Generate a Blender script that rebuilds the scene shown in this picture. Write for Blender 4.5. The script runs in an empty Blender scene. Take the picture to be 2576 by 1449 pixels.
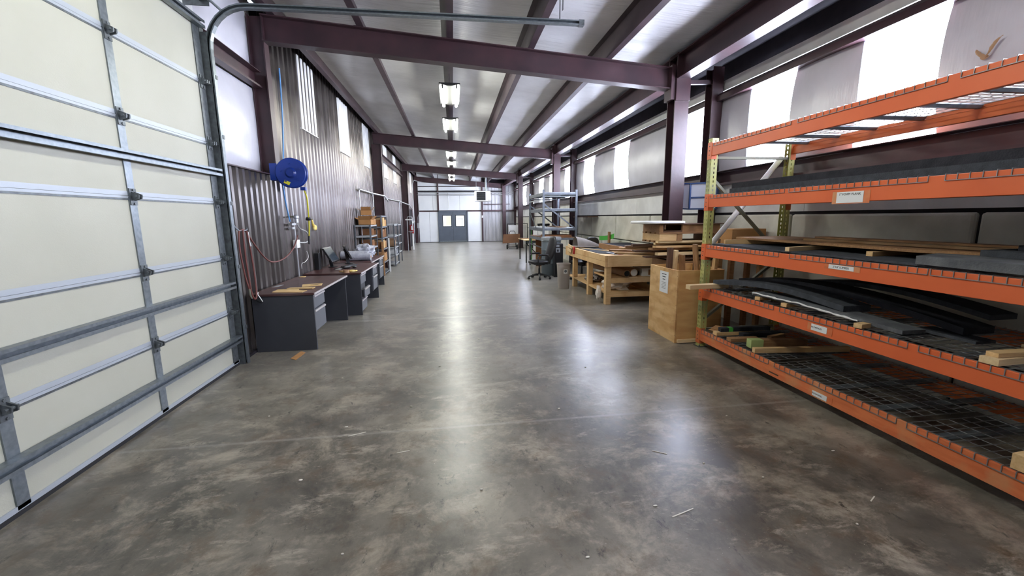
import bpy, math, random
from mathutils import Vector, Matrix, noise
random.seed(7)
PI = math.pi
S = bpy.context.scene
C = S.collection

# ---------------------------------------------------------------- camera
def look(pitch, yaw, roll):
    p, y, r = map(math.radians, (pitch, yaw, roll))
    f = Vector((math.sin(y)*math.cos(p), math.cos(y)*math.cos(p), -math.sin(p)))
    rt = Vector((math.cos(y), -math.sin(y), 0)); up = rt.cross(f)
    a = math.cos(r)*rt + math.sin(r)*up; b = -math.sin(r)*rt + math.cos(r)*up
    return Matrix((a, b, -f)).transposed()
cd = bpy.data.cameras.new('camera'); cam = bpy.data.objects.new('camera', cd); C.objects.link(cam)
cd.sensor_width = 36; cd.lens = 1059.2/2576*36; cd.clip_start = 0.05; cd.clip_end = 200
cam.location = (0, 0, 1.65); cam.rotation_euler = look(9.56, 7.806, -0.595).to_euler()
S.camera = cam

# ---------------------------------------------------------------- world, exposure
w = bpy.data.worlds.new('daylight'); S.world = w; w.use_nodes = True
w.node_tree.nodes['Background'].inputs[0].default_value = (.75, .82, 1, 1)
w.node_tree.nodes['Background'].inputs[1].default_value = .6
S.view_settings.view_transform = 'Standard'; S.view_settings.look = 'None'
S.view_settings.gamma = 1; S.view_settings.use_curve_mapping = False
S.view_settings.exposure = 1.52
TUBE = 50.0          # emission of the fluorescent tubes
PANE = 15.0           # daylight through the translucent wall panels

# ---------------------------------------------------------------- materials
def lin(*c):
    return tuple((x/255/12.92 if x <= 10 else ((x/255+.055)/1.055)**2.4) for x in c) + (1,)
def pm(name, col, rough=.6, metal=0., spec=.5, col2=None, sc=4., st=(1, 1, 1), lo=.35, hi=.65, bump=0., bsc=40., bst=None,
       emit=None, es=0., detail=4, col3=None, sc3=1.2, r2=None, trans=0., alpha=1.):
    m = bpy.data.materials.new(name); m.use_nodes = True
    nt = m.node_tree; b = nt.nodes['Principled BSDF']; L = nt.links.new
    b.inputs['Base Color'].default_value = lin(*col); b.inputs['Roughness'].default_value = rough
    b.inputs['Metallic'].default_value = metal; b.inputs['Specular IOR Level'].default_value = spec
    if trans: b.inputs['Transmission Weight'].default_value = trans
    if alpha < 1: b.inputs['Alpha'].default_value = alpha
    if emit:
        b.inputs['Emission Color'].default_value = lin(*emit); b.inputs['Emission Strength'].default_value = es
    tc = None
    def coord(s, stv):
        nonlocal tc
        if tc is None: tc = nt.nodes.new('ShaderNodeTexCoord')
        mp = nt.nodes.new('ShaderNodeMapping'); mp.inputs['Scale'].default_value = stv
        L(tc.outputs['Object'], mp.inputs['Vector'])
        n = nt.nodes.new('ShaderNodeTexNoise'); n.inputs['Scale'].default_value = s; n.inputs['Detail'].default_value = detail
        L(mp.outputs[0], n.inputs['Vector']); return n
    if col2:
        n = coord(sc, st)
        rp = nt.nodes.new('ShaderNodeValToRGB'); rp.color_ramp.elements[0].position = lo; rp.color_ramp.elements[1].position = hi
        rp.color_ramp.elements[0].color = lin(*col); rp.color_ramp.elements[1].color = lin(*col2)
        L(n.outputs['Fac'], rp.inputs[0]); out = rp.outputs[0]
        if col3:
            n3 = coord(sc3, (1, 1, 1)); r3 = nt.nodes.new('ShaderNodeValToRGB')
            r3.color_ramp.elements[0].position = .5; r3.color_ramp.elements[1].position = .72
            mx = nt.nodes.new('ShaderNodeMixRGB'); mx.inputs[2].default_value = lin(*col3)
            L(n3.outputs['Fac'], r3.inputs[0]); L(r3.outputs[0], mx.inputs[0]); L(out, mx.inputs[1]); out = mx.outputs[0]
        L(out, b.inputs['Base Color'])
        if r2 is not None:
            mr = nt.nodes.new('ShaderNodeMapRange'); mr.inputs[3].default_value = rough; mr.inputs[4].default_value = r2
            mr.inputs[1].default_value = lo; mr.inputs[2].default_value = hi
            L(n.outputs['Fac'], mr.inputs[0]); L(mr.outputs[0], b.inputs['Roughness'])
    if bump:
        n2 = coord(bsc, bst or st); bp = nt.nodes.new('ShaderNodeBump'); bp.inputs['Strength'].default_value = bump
        bp.inputs['Distance'].default_value = .02
        L(n2.outputs['Fac'], bp.inputs['Height']); L(bp.outputs[0], b.inputs['Normal'])
    return m

M = {}
M['purple'] = pm('purple_steel_paint', (70, 46, 51), .4, 0, .5, (56, 39, 44), 3, bump=.05, bsc=20)
M['purlin'] = pm('dark_purlin_paint', (78, 62, 68), .5, 0, .5, (60, 48, 54), 3)
M['dark_and_shade'] = pm('dark_sheet_and_shade', (26, 24, 30), .7, 0, .3, (40, 36, 42), 6)  # dark sheet; on the eave soffit and fascia its colour carries shade
M['vinyl'] = pm('white_vinyl_insulation', (222, 222, 224), .3, 0, .8, (236, 236, 238), 2, (1, 1, 1), bump=1., bsc=2.4, bst=(.5, 9, 1), detail=5)
M['wallvinyl'] = pm('grey_white_vinyl_wall', (188, 187, 194), .3, 0, .5, (200, 199, 206), 2, bump=.15, bsc=3, bst=(6, 6, 1))
M['siding'] = pm('weathered_galvalume_siding', (92, 87, 86), .27, .92, .5, (122, 116, 113), 2.2, (2, 3, .35), .3, .7, bump=.02, bsc=6, col3=(78, 71, 67), sc3=1.5, r2=.34)
M['plastic_pane'] = pm('white_fibreglass_panel', (215, 216, 222), .45, emit=(205, 212, 225), es=.06)  # faint glow added to panels that are not lit
M['pane'] = pm('daylit_fibreglass', (240, 242, 255), .5, emit=(226, 230, 255), es=PANE)
M['pane_rib'] = pm('daylit_fibreglass_rib', (240, 242, 255), .5, emit=(226, 240, 255), es=PANE*1.3)
M['concrete'] = pm('cast_concrete_block', (216, 214, 202), .85, 0, .3, (196, 194, 182), 2.5, bump=.2, bsc=18, col3=(196, 194, 180), sc3=3)
M['board'] = pm('white_wall_board', (226, 227, 225), .5, 0, .4, (208, 208, 206), 2.5)
M['endpanel'] = pm('white_end_wall_panel', (234, 237, 240), .45, 0, .4, (226, 230, 234), 1.2)
M['endsiding'] = pm('light_corrugated_sheet', (186, 186, 188), .45, .15, .5, (160, 160, 164), 2, (4, 4, .4))
M['doorpanel'] = pm('cream_white_door_skin', (168, 167, 152), .5, 0, .4, (163, 162, 147), 1.5, bump=.06, bsc=120)
M['alum'] = pm('pale_aluminium_rail', (164, 170, 176), .45, .3)
M['galv'] = pm('galvanised_steel', (134, 141, 146), .38, .8, .5, (118, 125, 130), 30, bump=.03, bsc=60)
M['galvdark'] = pm('dull_galvanised_steel', (112, 118, 120), .45, .7, .5, (92, 96, 98), 22)
M['conduit'] = pm('zinc_conduit', (188, 190, 194), .35, .7)
M['rubber'] = pm('black_rubber', (26, 26, 28), .7)
M['doorgrey'] = pm('slate_grey_door_paint', (88, 96, 108), .45, 0, .5, (82, 90, 101), 3)
M['glasslit'] = pm('lit_room_glass', (230, 235, 235), .2, emit=(228, 238, 238), es=.75)
M['glasstan'] = pm('tan_wall_beyond_glass', (200, 186, 165), .6, emit=(190, 178, 158), es=.45)
M['heater'] = pm('cream_heater_enamel', (220, 218, 216), .4)
M['dark'] = pm('dark_opening', (24, 24, 26), .8)
M['tube'] = pm('lit_fluorescent_tube', (255, 255, 245), .5, emit=(250, 252, 242), es=TUBE)
M['housing'] = pm('dark_light_housing', (38, 38, 37), .6)
M['charcoal'] = pm('charcoal_desk_panel', (58, 60, 65), .5, 0, .4, (54, 56, 61), 3, bump=.08, bsc=200)
M['drawerface'] = pm('grey_drawer_front', (92, 95, 101), .45, .2)
M['mahogany'] = pm('mahogany_laminate', (78, 44, 42), .38, 0, .4, (56, 33, 34), 2, (4, .6, 4), col3=(84, 66, 62), sc3=2)
M['edge'] = pm('pale_desk_edging', (176, 170, 168), .4)
M['blue'] = pm('blue_reel_enamel', (22, 56, 142), .35, 0, .5, (18, 46, 122), 4)
M['bluehose'] = pm('blue_air_line', (96, 150, 205), .4)
M['yellow'] = pm('yellow_hose', (214, 206, 52), .45)
M['glove'] = pm('yellow_leather_glove', (214, 184, 70), .75, 0, .3, (230, 214, 150), 12, bump=.2)
M['hose'] = pm('red_brown_hose', (104, 56, 50), .5)
M['black'] = pm('black_plastic', (24, 25, 28), .4, 0, .5, (30, 31, 34), 6)
M['leather'] = pm('black_leather', (22, 22, 25), .38, 0, .5, (30, 30, 33), 8, bump=.15, bsc=60)
M['screen'] = pm('dark_monitor_screen', (52, 60, 68), .15)
M['white'] = pm('white_plastic', (222, 222, 220), .45)
M['paper'] = pm('white_paper', (226, 227, 226), .75, 0, .2)
M['ink'] = pm('black_ink', (36, 36, 40), .8)
M['film'] = pm('clear_wrap_film', (176, 178, 188), .2, 0, .6, (150, 154, 166), 9, bump=.5, bsc=25)
M['card'] = pm('brown_cardboard', (178, 134, 88), .8, 0, .2, (164, 120, 76), 3, bump=.05, bsc=30)
M['card2'] = pm('dull_cardboard', (140, 98, 66), .8, 0, .2, (124, 86, 58), 3)
M['kraft'] = pm('kraft_paper', (212, 182, 132), .8, 0, .2, (200, 168, 116), 5)
M['shelfsteel'] = pm('grey_shelving_steel', (118, 124, 132), .5, .5, .5, (100, 106, 114), 10)
M['shelfdeck'] = pm('pale_grey_shelf', (168, 172, 176), .5, .4)
M['red'] = pm('red_enamel', (150, 24, 28), .35)
M['redplastic'] = pm('red_plastic', (176, 40, 46), .4)
M['orange'] = pm('orange_rack_paint', (226, 110, 60), .42, 0, .5, (218, 102, 54), 2.5, (1, 1, 1), bump=.03, bsc=30)
M['orangeworn'] = pm('worn_orange_rack_paint', (222, 124, 74), .5, 0, .5, (206, 106, 60), 4, (6, 1, 6), col3=(206, 146, 100), sc3=5)
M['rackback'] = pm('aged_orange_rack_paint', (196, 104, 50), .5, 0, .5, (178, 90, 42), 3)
M['post'] = pm('olive_green_rack_post', (190, 188, 116), .5, .1, .5, (172, 172, 104), 5, (1, 1, 1), col3=(150, 156, 120), sc3=4)
M['brace'] = pm('grey_olive_brace', (120, 120, 104), .5, .3)
M['wire'] = pm('zinc_wire', (150, 152, 152), .45, .5, .5, (122, 122, 122), 9)
M['foam'] = pm('charcoal_foam', (74, 77, 83), .85, 0, .2, (62, 65, 70), 18, bump=.3, bsc=120)
M['foam2'] = pm('black_foam', (54, 55, 61), .85, 0, .2, (44, 45, 50), 12, bump=.3, bsc=90)
M['foamgrey'] = pm('dusty_grey_foam', (112, 114, 116), .9, 0, .2, (84, 86, 90), 6, bump=.4, bsc=60)
def wood(name, c1, c2, c3=None): return pm(name, c1, .62, 0, .3, c2, 5, (1, 14, 14), .3, .7, bump=.08, bsc=8, bst=(1, 16, 16), col3=c3, sc3=3)
M['pine'] = wood('fresh_pine', (224, 190, 140), (208, 170, 118), (192, 148, 98))
M['pine2'] = wood('pale_spruce', (230, 204, 160), (216, 186, 138))
M['oldwood'] = wood('old_brown_wood', (166, 126, 86), (134, 98, 66), (112, 80, 56))
M['darkwood'] = wood('dark_stained_wood', (100, 72, 54), (78, 56, 44))
M['ply'] = pm('fir_plywood', (222, 184, 130), .6, 0, .3, (204, 160, 104), 2.2, (1, 1, 4.5), .42, .6, col3=(178, 132, 82), sc3=4)
M['plyside'] = pm('fir_plywood_edge_side', (212, 170, 112), .6, 0, .3, (196, 150, 94), 3, (1, 1, 4))
M['greenpaint'] = pm('pale_green_sprayed_wood', (170, 186, 120), .7)
M['greentape'] = pm('green_tape', (78, 176, 70), .5)
M['taupe'] = pm('taupe_plastic', (160, 151, 143), .5)
M['drum'] = pm('grey_drum', (98, 108, 116), .45, .1)
M['cloth'] = pm('off_white_cloth', (230, 222, 212), .9, 0, .1, (218, 208, 196), 8, bump=.2)
M['greyfelt'] = pm('grey_moulded_shell', (150, 144, 140), .8, 0, .2, (136, 130, 127), 5)
M['tubeboard'] = pm('cardboard_tube', (166, 132, 100), .75)
M['filterwhite'] = pm('filter_white', (196, 200, 214), .7)
M['filterblue'] = pm('filter_blue_frame', (34, 62, 108), .5)
M['tan'] = pm('tan_hardboard', (124, 88, 62), .7, 0, .3, (110, 78, 55), 3)
M['steelblack'] = pm('black_steel_tube', (34, 34, 38), .45, .3)
M['dust'] = pm('pale_debris', (206, 200, 186), .9)

# concrete floor: patchy polished slab with stains, scratches and two joints
def floor_mat():
    m = bpy.data.materials.new('polished_stained_concrete'); m.use_nodes = True
    nt = m.node_tree; b = nt.nodes['Principled BSDF']; L = nt.links.new; N = nt.nodes.new
    tc = N('ShaderNodeTexCoord')
    def noi(s, d=6, st=(1, 1, 1), rough=.6, dist=0.):
        mp = N('ShaderNodeMapping'); mp.inputs['Scale'].default_value = st; L(tc.outputs['Object'], mp.inputs[0])
        n = N('ShaderNodeTexNoise'); n.inputs['Scale'].default_value = s; n.inputs['Detail'].default_value = d
        n.inputs['Roughness'].default_value = rough; n.inputs['Distortion'].default_value = dist
        L(mp.outputs[0], n.inputs['Vector']); return n.outputs['Fac']
    def ramp(x, a, b_, ca=(0, 0, 0, 1), cb=(1, 1, 1, 1)):
        r = N('ShaderNodeValToRGB'); r.color_ramp.elements[0].position = a; r.color_ramp.elements[1].position = b_
        r.color_ramp.elements[0].color = ca; r.color_ramp.elements[1].color = cb; L(x, r.inputs[0]); return r.outputs[0]
    def mix(f, a, b_, mode='MIX'):
        x = N('ShaderNodeMixRGB'); x.blend_type = mode
        for i, v in ((0, f), (1, a), (2, b_)):
            if hasattr(v, 'is_linked'): L(v, x.inputs[i])
            else: x.inputs[i].default_value = v
        return x.outputs[0]
    base = ramp(noi(.7, 12, (1, .85, 1), .70, .25), .38, .62, lin(70, 66, 58), lin(126, 119, 106))
    c = mix(ramp(noi(1.7, 12, (1, 1.25, 1), .76, .35), .49, .62), base, lin(146, 136, 120))
    c = mix(ramp(noi(1.05, 12, (1.3, 1, 1), .74, .3), .5, .64), c, lin(66, 62, 56))
    c = mix(ramp(noi(4.5, 10, (1, 1, 1), .76, .3), .52, .68), c, lin(90, 75, 59))
    c = mix(ramp(noi(2.6, 12, (.7, 1.6, 1), .8, .2), .55, .65), c, lin(150, 141, 126))
    c = mix(ramp(noi(9, 8, (1.2, .6, 1), .8, .3), .58, .66), c, lin(56, 53, 48))
    c = mix(ramp(noi(70, 3), .70, .75), c, lin(176, 170, 158))
    # swept brown dust along the roller door and pale scuffed strips over the slab joints
    sx = N('ShaderNodeSeparateXYZ'); L(tc.outputs['Object'], sx.inputs[0])
    def math_(op, a, b_=0.):
        n = N('ShaderNodeMath'); n.operation = op
        for i, v in ((0, a), (1, b_)):
            if hasattr(v, 'is_linked'): L(v, n.inputs[i])
            else: n.inputs[i].default_value = v
        return n.outputs[0]
    edge = math_('ADD', sx.outputs[0], math_('MULTIPLY', noi(1.6, 5), 1.1))
    c = mix(ramp(math_('MULTIPLY', edge, -1.), 1.55, 1.95), c, lin(150, 128, 104))
    for jy, wd in ((3.17, .008), (6.98, .02)):
        d = math_('ABSOLUTE', math_('SUBTRACT', sx.outputs[1], jy))
        f = math_('MULTIPLY', ramp(d, wd*.4, wd*3, (1, 1, 1, 1), (0, 0, 0, 1)), .28 if jy < 5 else .4)
        c = mix(f, c, lin(168, 164, 156))
    far_sheen = N('ShaderNodeMapRange'); far_sheen.inputs[1].default_value = 4.5; far_sheen.inputs[2].default_value = 13.; far_sheen.inputs[4].default_value = .62
    L(math_('ADD', sx.outputs[1], math_('MULTIPLY', noi(.8, 5), 3.)), far_sheen.inputs[0])
    c = mix(far_sheen.outputs[0], c, lin(158, 156, 149))       # paler far bays: grazing floor reflection put into the slab colour
    L(c, b.inputs['Base Color'])
    ro = N('ShaderNodeMapRange'); ro.inputs[1].default_value = .3; ro.inputs[2].default_value = .7
    ro.inputs[3].default_value = .29; ro.inputs[4].default_value = .33
    L(noi(1.3, 2, (1, 1, 1), .5, 0.), ro.inputs[0]); L(ro.outputs[0], b.inputs['Roughness'])
    b.inputs['Specular IOR Level'].default_value = .6
    bp = N('ShaderNodeBump'); bp.inputs['Strength'].default_value = .12; bp.inputs['Distance'].default_value = .01
    L(noi(16, 6), bp.inputs['Height']); L(bp.outputs[0], b.inputs['Normal'])
    return m
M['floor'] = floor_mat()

# ---------------------------------------------------------------- mesh helpers
class MB:
    def __init__(s): s.v = []; s.f = []; s.mi = []
    def add(s, vs, fs, mi=0):
        o = len(s.v); s.v += [tuple(p) for p in vs]; s.f += [tuple(i+o for i in f) for f in fs]; s.mi += [mi]*len(fs); return s
    def box(s, x0, x1, y0, y1, z0, z1, mi=0):
        x0, x1 = min(x0, x1), max(x0, x1); y0, y1 = min(y0, y1), max(y0, y1); z0, z1 = min(z0, z1), max(z0, z1)
        return s.add([(x0,y0,z0),(x1,y0,z0),(x1,y1,z0),(x0,y1,z0),(x0,y0,z1),(x1,y0,z1),(x1,y1,z1),(x0,y1,z1)],
              [(3,2,1,0),(4,5,6,7),(0,1,5,4),(1,2,6,5),(2,3,7,6),(3,0,4,7)], mi)
    def bar(s, p, q, w_, h, up=(0, 0, 1), mi=0):
        p, q = Vector(p), Vector(q); d = (q-p).normalized(); u = Vector(up)
        if abs(d.dot(u)) > .98: u = Vector((1, 0, 0))
        a = d.cross(u).normalized()*(w_/2); b = a.cross(d).normalized()*(h/2)
        return s.add([p-a-b, p+a-b, p+a+b, p-a+b, q-a-b, q+a-b, q+a+b, q-a+b], [(0,1,2,3),(7,6,5,4),(4,5,1,0),(5,6,2,1),(6,7,3,2),(7,4,0,3)], mi)
    def tube(s, pts, r, n=8, caps=True, mi=0):
        P = [Vector(p) for p in pts]; R = r if isinstance(r, (list, tuple)) else [r]*len(P)
        d0 = (P[1]-P[0]).normalized(); a = d0.orthogonal().normalized(); o = len(s.v); k = len(P)
        for i, p in enumerate(P):
            d = (P[min(i+1, k-1)]-P[max(i-1, 0)]).normalized(); a = (a-d*a.dot(d)).normalized(); b = d.cross(a)
            for j in range(n):
                t = 2*PI*j/n; s.v.append(tuple(p+(a*math.cos(t)+b*math.sin(t))*R[i]))
        for i in range(k-1):
            for j in range(n):
                s.f.append((o+i*n+j, o+i*n+(j+1) % n, o+(i+1)*n+(j+1) % n, o+(i+1)*n+j)); s.mi.append(mi)
        if caps:
            s.f.append(tuple(o+j for j in reversed(range(n)))); s.f.append(tuple(o+(k-1)*n+j for j in range(n))); s.mi += [mi, mi]
        return s
    def cyl(s, p, q, r, r1=None, n=16, mi=0): return s.tube([p, q], [r, r if r1 is None else r1], n, True, mi)
    def lathe(s, prof, n=24, cx=0, cy=0, cz=0, mi=0, sy=1., cap=True):
        o = len(s.v); k = len(prof)
        for r, z in prof:
            for j in range(n):
                t = 2*PI*j/n; s.v.append((cx+r*math.cos(t), cy+r*math.sin(t)*sy, cz+z))
        for i in range(k-1):
            for j in range(n):
                s.f.append((o+i*n+j, o+i*n+(j+1) % n, o+(i+1)*n+(j+1) % n, o+(i+1)*n+j)); s.mi.append(mi)
        if cap:
            s.f.append(tuple(o+j for j in reversed(range(n)))); s.f.append(tuple(o+(k-1)*n+j for j in range(n))); s.mi += [mi, mi]
        return s
    def prism(s, prof, fn0, fn1, mi=0, closed=True):          # prof: 2D points; fn maps (a,b) to the two end sections
        n = len(prof); o = len(s.v)
        s.v += [tuple(fn0(*p)) for p in prof] + [tuple(fn1(*p)) for p in prof]
        for j in range(n if closed else n-1):
            s.f.append((o+j, o+(j+1) % n, o+n+(j+1) % n, o+n+j)); s.mi.append(mi)
        if closed:
            s.f.append(tuple(o+j for j in reversed(range(n)))); s.f.append(tuple(o+n+j for j in range(n))); s.mi += [mi, mi]
        return s
    def grid(s, fn, nu, nv, mi=0):
        o = len(s.v)
        for i in range(nu+1):
            for j in range(nv+1): s.v.append(tuple(fn(i/nu, j/nv)))
        for i in range(nu):
            for j in range(nv):
                a = o+i*(nv+1)+j; s.f.append((a, a+nv+1, a+nv+2, a+1)); s.mi.append(mi)
        return s
    def blob(s, c, r, e=.6, nu=16, nv=24, jit=0., jsc=3., mi=0, seed=0):
        def pw(x): return math.copysign(abs(x)**e, x)
        o = len(s.v)
        for i in range(nu+1):
            ph = -PI/2+PI*i/nu
            for j in range(nv):
                th = 2*PI*j/nv
                d = Vector((pw(math.cos(ph))*pw(math.cos(th)), pw(math.cos(ph))*pw(math.sin(th)), pw(math.sin(ph))))
                k = 1+(jit*noise.noise(d*jsc+Vector((seed, seed*2.3, 0))) if jit else 0)
                s.v.append((c[0]+d.x*r[0]*k, c[1]+d.y*r[1]*k, c[2]+d.z*r[2]*k))
        for i in range(nu):
            for j in range(nv): s.f.append((o+i*nv+j, o+i*nv+(j+1) % nv, o+(i+1)*nv+(j+1) % nv, o+(i+1)*nv+j)); s.mi.append(mi)
        return s
    def mesh(s, name, mats, org=(0, 0, 0), smooth=False):
        me = bpy.data.meshes.new(name); ox, oy, oz = org
        me.from_pydata([(x-ox, y-oy, z-oz) for x, y, z in s.v], [], s.f)
        for m in (mats if isinstance(mats, (list, tuple)) else [mats]): me.materials.append(M[m] if isinstance(m, str) else m)
        me.polygons.foreach_set('material_index', s.mi)
        if smooth:
            me.polygons.foreach_set('use_smooth', [True]*len(me.polygons)); me.set_sharp_from_angle(angle=.7)
        me.validate(); me.update(); return me
    def build(s, name, mats, parent=None, org=None, smooth=False, bev=0., **tags):
        if org is None: org = wloc(parent) if parent else base(s.v)
        o = put(name, s.mesh(name, mats, org, smooth), parent, None if parent else org, **tags)
        if bev:
            b = o.modifiers.new('bevel', 'BEVEL'); b.width = bev; b.segments = 2; b.limit_method = 'ANGLE'
        return o
def cr(P, n=6):                                    # smooth a path through its points
    P = [Vector(p) for p in P]; Q = []
    for i in range(len(P)-1):
        p0, p1, p2, p3 = P[max(i-1, 0)], P[i], P[i+1], P[min(i+2, len(P)-1)]
        for k in range(n):
            t = k/n; Q.append(.5*((2*p1)+(p2-p0)*t+(2*p0-5*p1+4*p2-p3)*t*t+(3*p1-p0-3*p2+p3)*t**3))
    return Q+[P[-1]]
def base(v):
    xs = [p[0] for p in v]; ys = [p[1] for p in v]; zs = [p[2] for p in v]
    return ((min(xs)+max(xs))/2, (min(ys)+max(ys))/2, min(zs))
def wloc(o):
    l = Vector(o.location)
    while o.parent: o = o.parent; l += o.location
    return tuple(l)
def put(name, data, parent=None, loc=None, rot=None, label=None, cat=None, group=None, kind=None):
    o = bpy.data.objects.new(name, data); C.objects.link(o)
    if parent: o.parent = parent
    if loc is not None: o.location = loc
    if rot is not None: o.rotation_euler = rot
    if label: o['label'] = label
    if cat: o['category'] = cat
    if group: o['group'] = group
    if kind: o['kind'] = kind
    return o
def thing(name, label, cat, loc=(0, 0, 0), rz=0., group=None, kind=None):
    return put(name, None, None, loc, (0, 0, rz), label, cat, group, kind)
def struct(name, label, loc=(0, 0, 0), cat='structure', group=None):
    return thing(name, label, cat, loc, 0, group, 'structure')
def dup(root, loc, rz=None, label=None, group=None):
    r = root.copy(); C.objects.link(r); r.location = loc
    if rz is not None: r.rotation_euler = (0, 0, rz)
    if label: r['label'] = label
    if group: r['group'] = group
    for ch in list(root.children):
        c = ch.copy(); C.objects.link(c); c.parent = r
        for g in list(ch.children):
            d = g.copy(); C.objects.link(d); d.parent = c
    return r
PLANK = {}
def plank(name, L_, w_, h, mat, loc, rz=0., ry=0., rx=0., parent=None, **tags):   # a sawn board, its grain along local X, resting on loc.z
    key = (round(L_, 3), round(w_, 3), round(h, 3), mat)
    if key not in PLANK: PLANK[key] = MB().box(0, L_, -w_/2, w_/2, 0, h).mesh('board', mat)
    o = put(name, PLANK[key], parent, loc, None, **tags); o.rotation_euler = (rx, ry, rz); return o
TROT = Matrix(((0, 0, -1), (-1, 0, 0), (0, 1, 0))).to_euler()      # text facing the aisle (-X)
def lettering(name, s_, size, loc, parent, mat='ink', rot=None):
    cu = bpy.data.curves.new('lettering', 'FONT'); cu.body = s_; cu.size = size; cu.align_x = 'CENTER'; cu.align_y = 'CENTER'; cu.extrude = .0004
    t = bpy.data.objects.new('lettering_source', cu); C.objects.link(t)
    bpy.context.view_layer.update()
    me = bpy.data.meshes.new_from_object(t); bpy.data.objects.remove(t)
    me.materials.clear(); me.materials.append(M[mat])
    return put(name, me, parent, loc, rot if rot is not None else TROT)

# ================================================================ THE BUILDING
XL, XR, YB, YE = -2.53, 4.30, -5.0, 29.3
FR = (-1.4, 6.6, 14.6, 22.5)                     # frame lines
def ztop(x): return 4.16-.079*x                   # top of the rafters
def zroof(x): return ztop(x)+.28
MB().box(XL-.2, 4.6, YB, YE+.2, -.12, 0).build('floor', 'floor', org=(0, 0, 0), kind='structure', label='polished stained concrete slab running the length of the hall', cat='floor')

# ceiling: insulation blankets sagging a little between the purlins
PUR = (-2.36, -1.22, 0., 1.17, 2.36, 3.55)
def ceil(u, v):
    x = XL-.1+(3.60-XL+.1)*u; y = YB+(YE-YB)*v
    k = 0.
    for a, b in zip(PUR[:-1], PUR[1:]):
        if a <= x <= b: k = math.sin(PI*(x-a)/(b-a))
    return x, y, zroof(x)-.025*k+.006*noise.noise(Vector((x*1.2, y*1.7, 0)))
cb = MB().grid(ceil, 60, 110)
ce = cb.build('ceiling', 'vinyl', org=(0, 0, 0), smooth=True, kind='structure', label='sloping white vinyl insulation blanket under the roof', cat='ceiling')
MB().box(3.60, 4.62, YB, YE, 0, .02).build('eave_soffit', 'dark_and_shade', ce, org=(0, 0, -4.02))  # coloured near-black to stand in for the shade behind the eave beam
MB().prism([(XL-.2, zroof(XL-.2)+.06), (4.62, zroof(4.62)+.06), (4.62, zroof(4.62)+.12), (XL-.2, zroof(XL-.2)+.12)], lambda a, b: (a, YB, b), lambda a, b: (a, YE+.2, b)).build('roof_sheet', 'dark_and_shade', ce, org=(0, 0, 0))

def I_prof(w_, h, tf=.014, tw=.01):               # I section, (a across, b along the depth), origin at the centre
    a, b, t = w_/2, h/2, tw/2
    return [(-a, -b), (a, -b), (a, -b+tf), (t, -b+tf), (t, b-tf), (a, b-tf), (a, b), (-a, b), (-a, b-tf), (-t, b-tf), (-t, -b+tf), (-a, -b+tf)]
ORD = ['first', 'second', 'third']
for i, y in enumerate(FR+(29.18,)):
    zb0, zb1 = 3.835+.075*2.46, 3.835-.075*3.46
    x0, x1 = -2.46, 3.46
    m = MB()
    def sec(x, zb):
        zt = ztop(x); h = zt-zb
        return lambda a, b: (x, y+a, zb+h/2+b/.33*h)
    m.prism(I_prof(.17, .33), sec(x0, zb0), sec(x1, zb1))
    o = m.build('rafter', 'purple', org=(0, y, 3.6), kind='structure', cat='rafter', group='purple roof rafters',
        label=['purple roof rafter over the roller door, behind the first lamps', 'purple roof rafter carrying the wall column beside the blue hose reel', 'purple roof rafter above the cardboard box shelving', 'purple roof rafter ending at the column beside the hand cart', 'purple roof rafter along the end wall over the double door'][i])
    for xx in (-1.22, 1.17, 2.36):
        MB().box(xx-.04, xx+.04, y-.08, y+.08, ztop(xx)-.004, ztop(xx)+.01).build('purlin_clip', 'purlin', o)
for i, x in enumerate(PUR[:5]):
    z0, z1 = ztop(x)+.005, zroof(x)-.004
    sg = 1
    prof = [(-.004, z0), (.088*sg, z0), (.088*sg, z0+.02), (.082*sg, z0+.02), (.082*sg, z0+.005), (.004, z0+.005), (.004, z1-.004), (.0045, z1), (-.08*sg, z1), (-.08*sg, z1-.004), (-.004, z1-.004)]
    MB().prism(prof, lambda a, b: (x+a, YB, b), lambda a, b: (x+a, YE, b)).build('purlin', 'purlin', kind='structure', cat='purlin', group='dark roof purlins',
        label=['dark purlin along the top of the ribbed left wall', 'dark purlin between the ribbed wall and the row of lamps', 'dark purlin that carries the row of lamps', 'dark purlin next to the lamp row, on the window side', 'dark purlin nearest the eave beam over the columns'][i])
# eave beam on the right-hand columns
eb = MB().prism(I_prof(.2, .36, .016), lambda a, b: (3.58+a, YB, 3.90+b), lambda a, b: (3.58+a, YE, 3.90+b)).build('eave_beam', 'purple', kind='structure', cat='beam', label='deep purple eave beam resting on the window-side columns')

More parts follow.
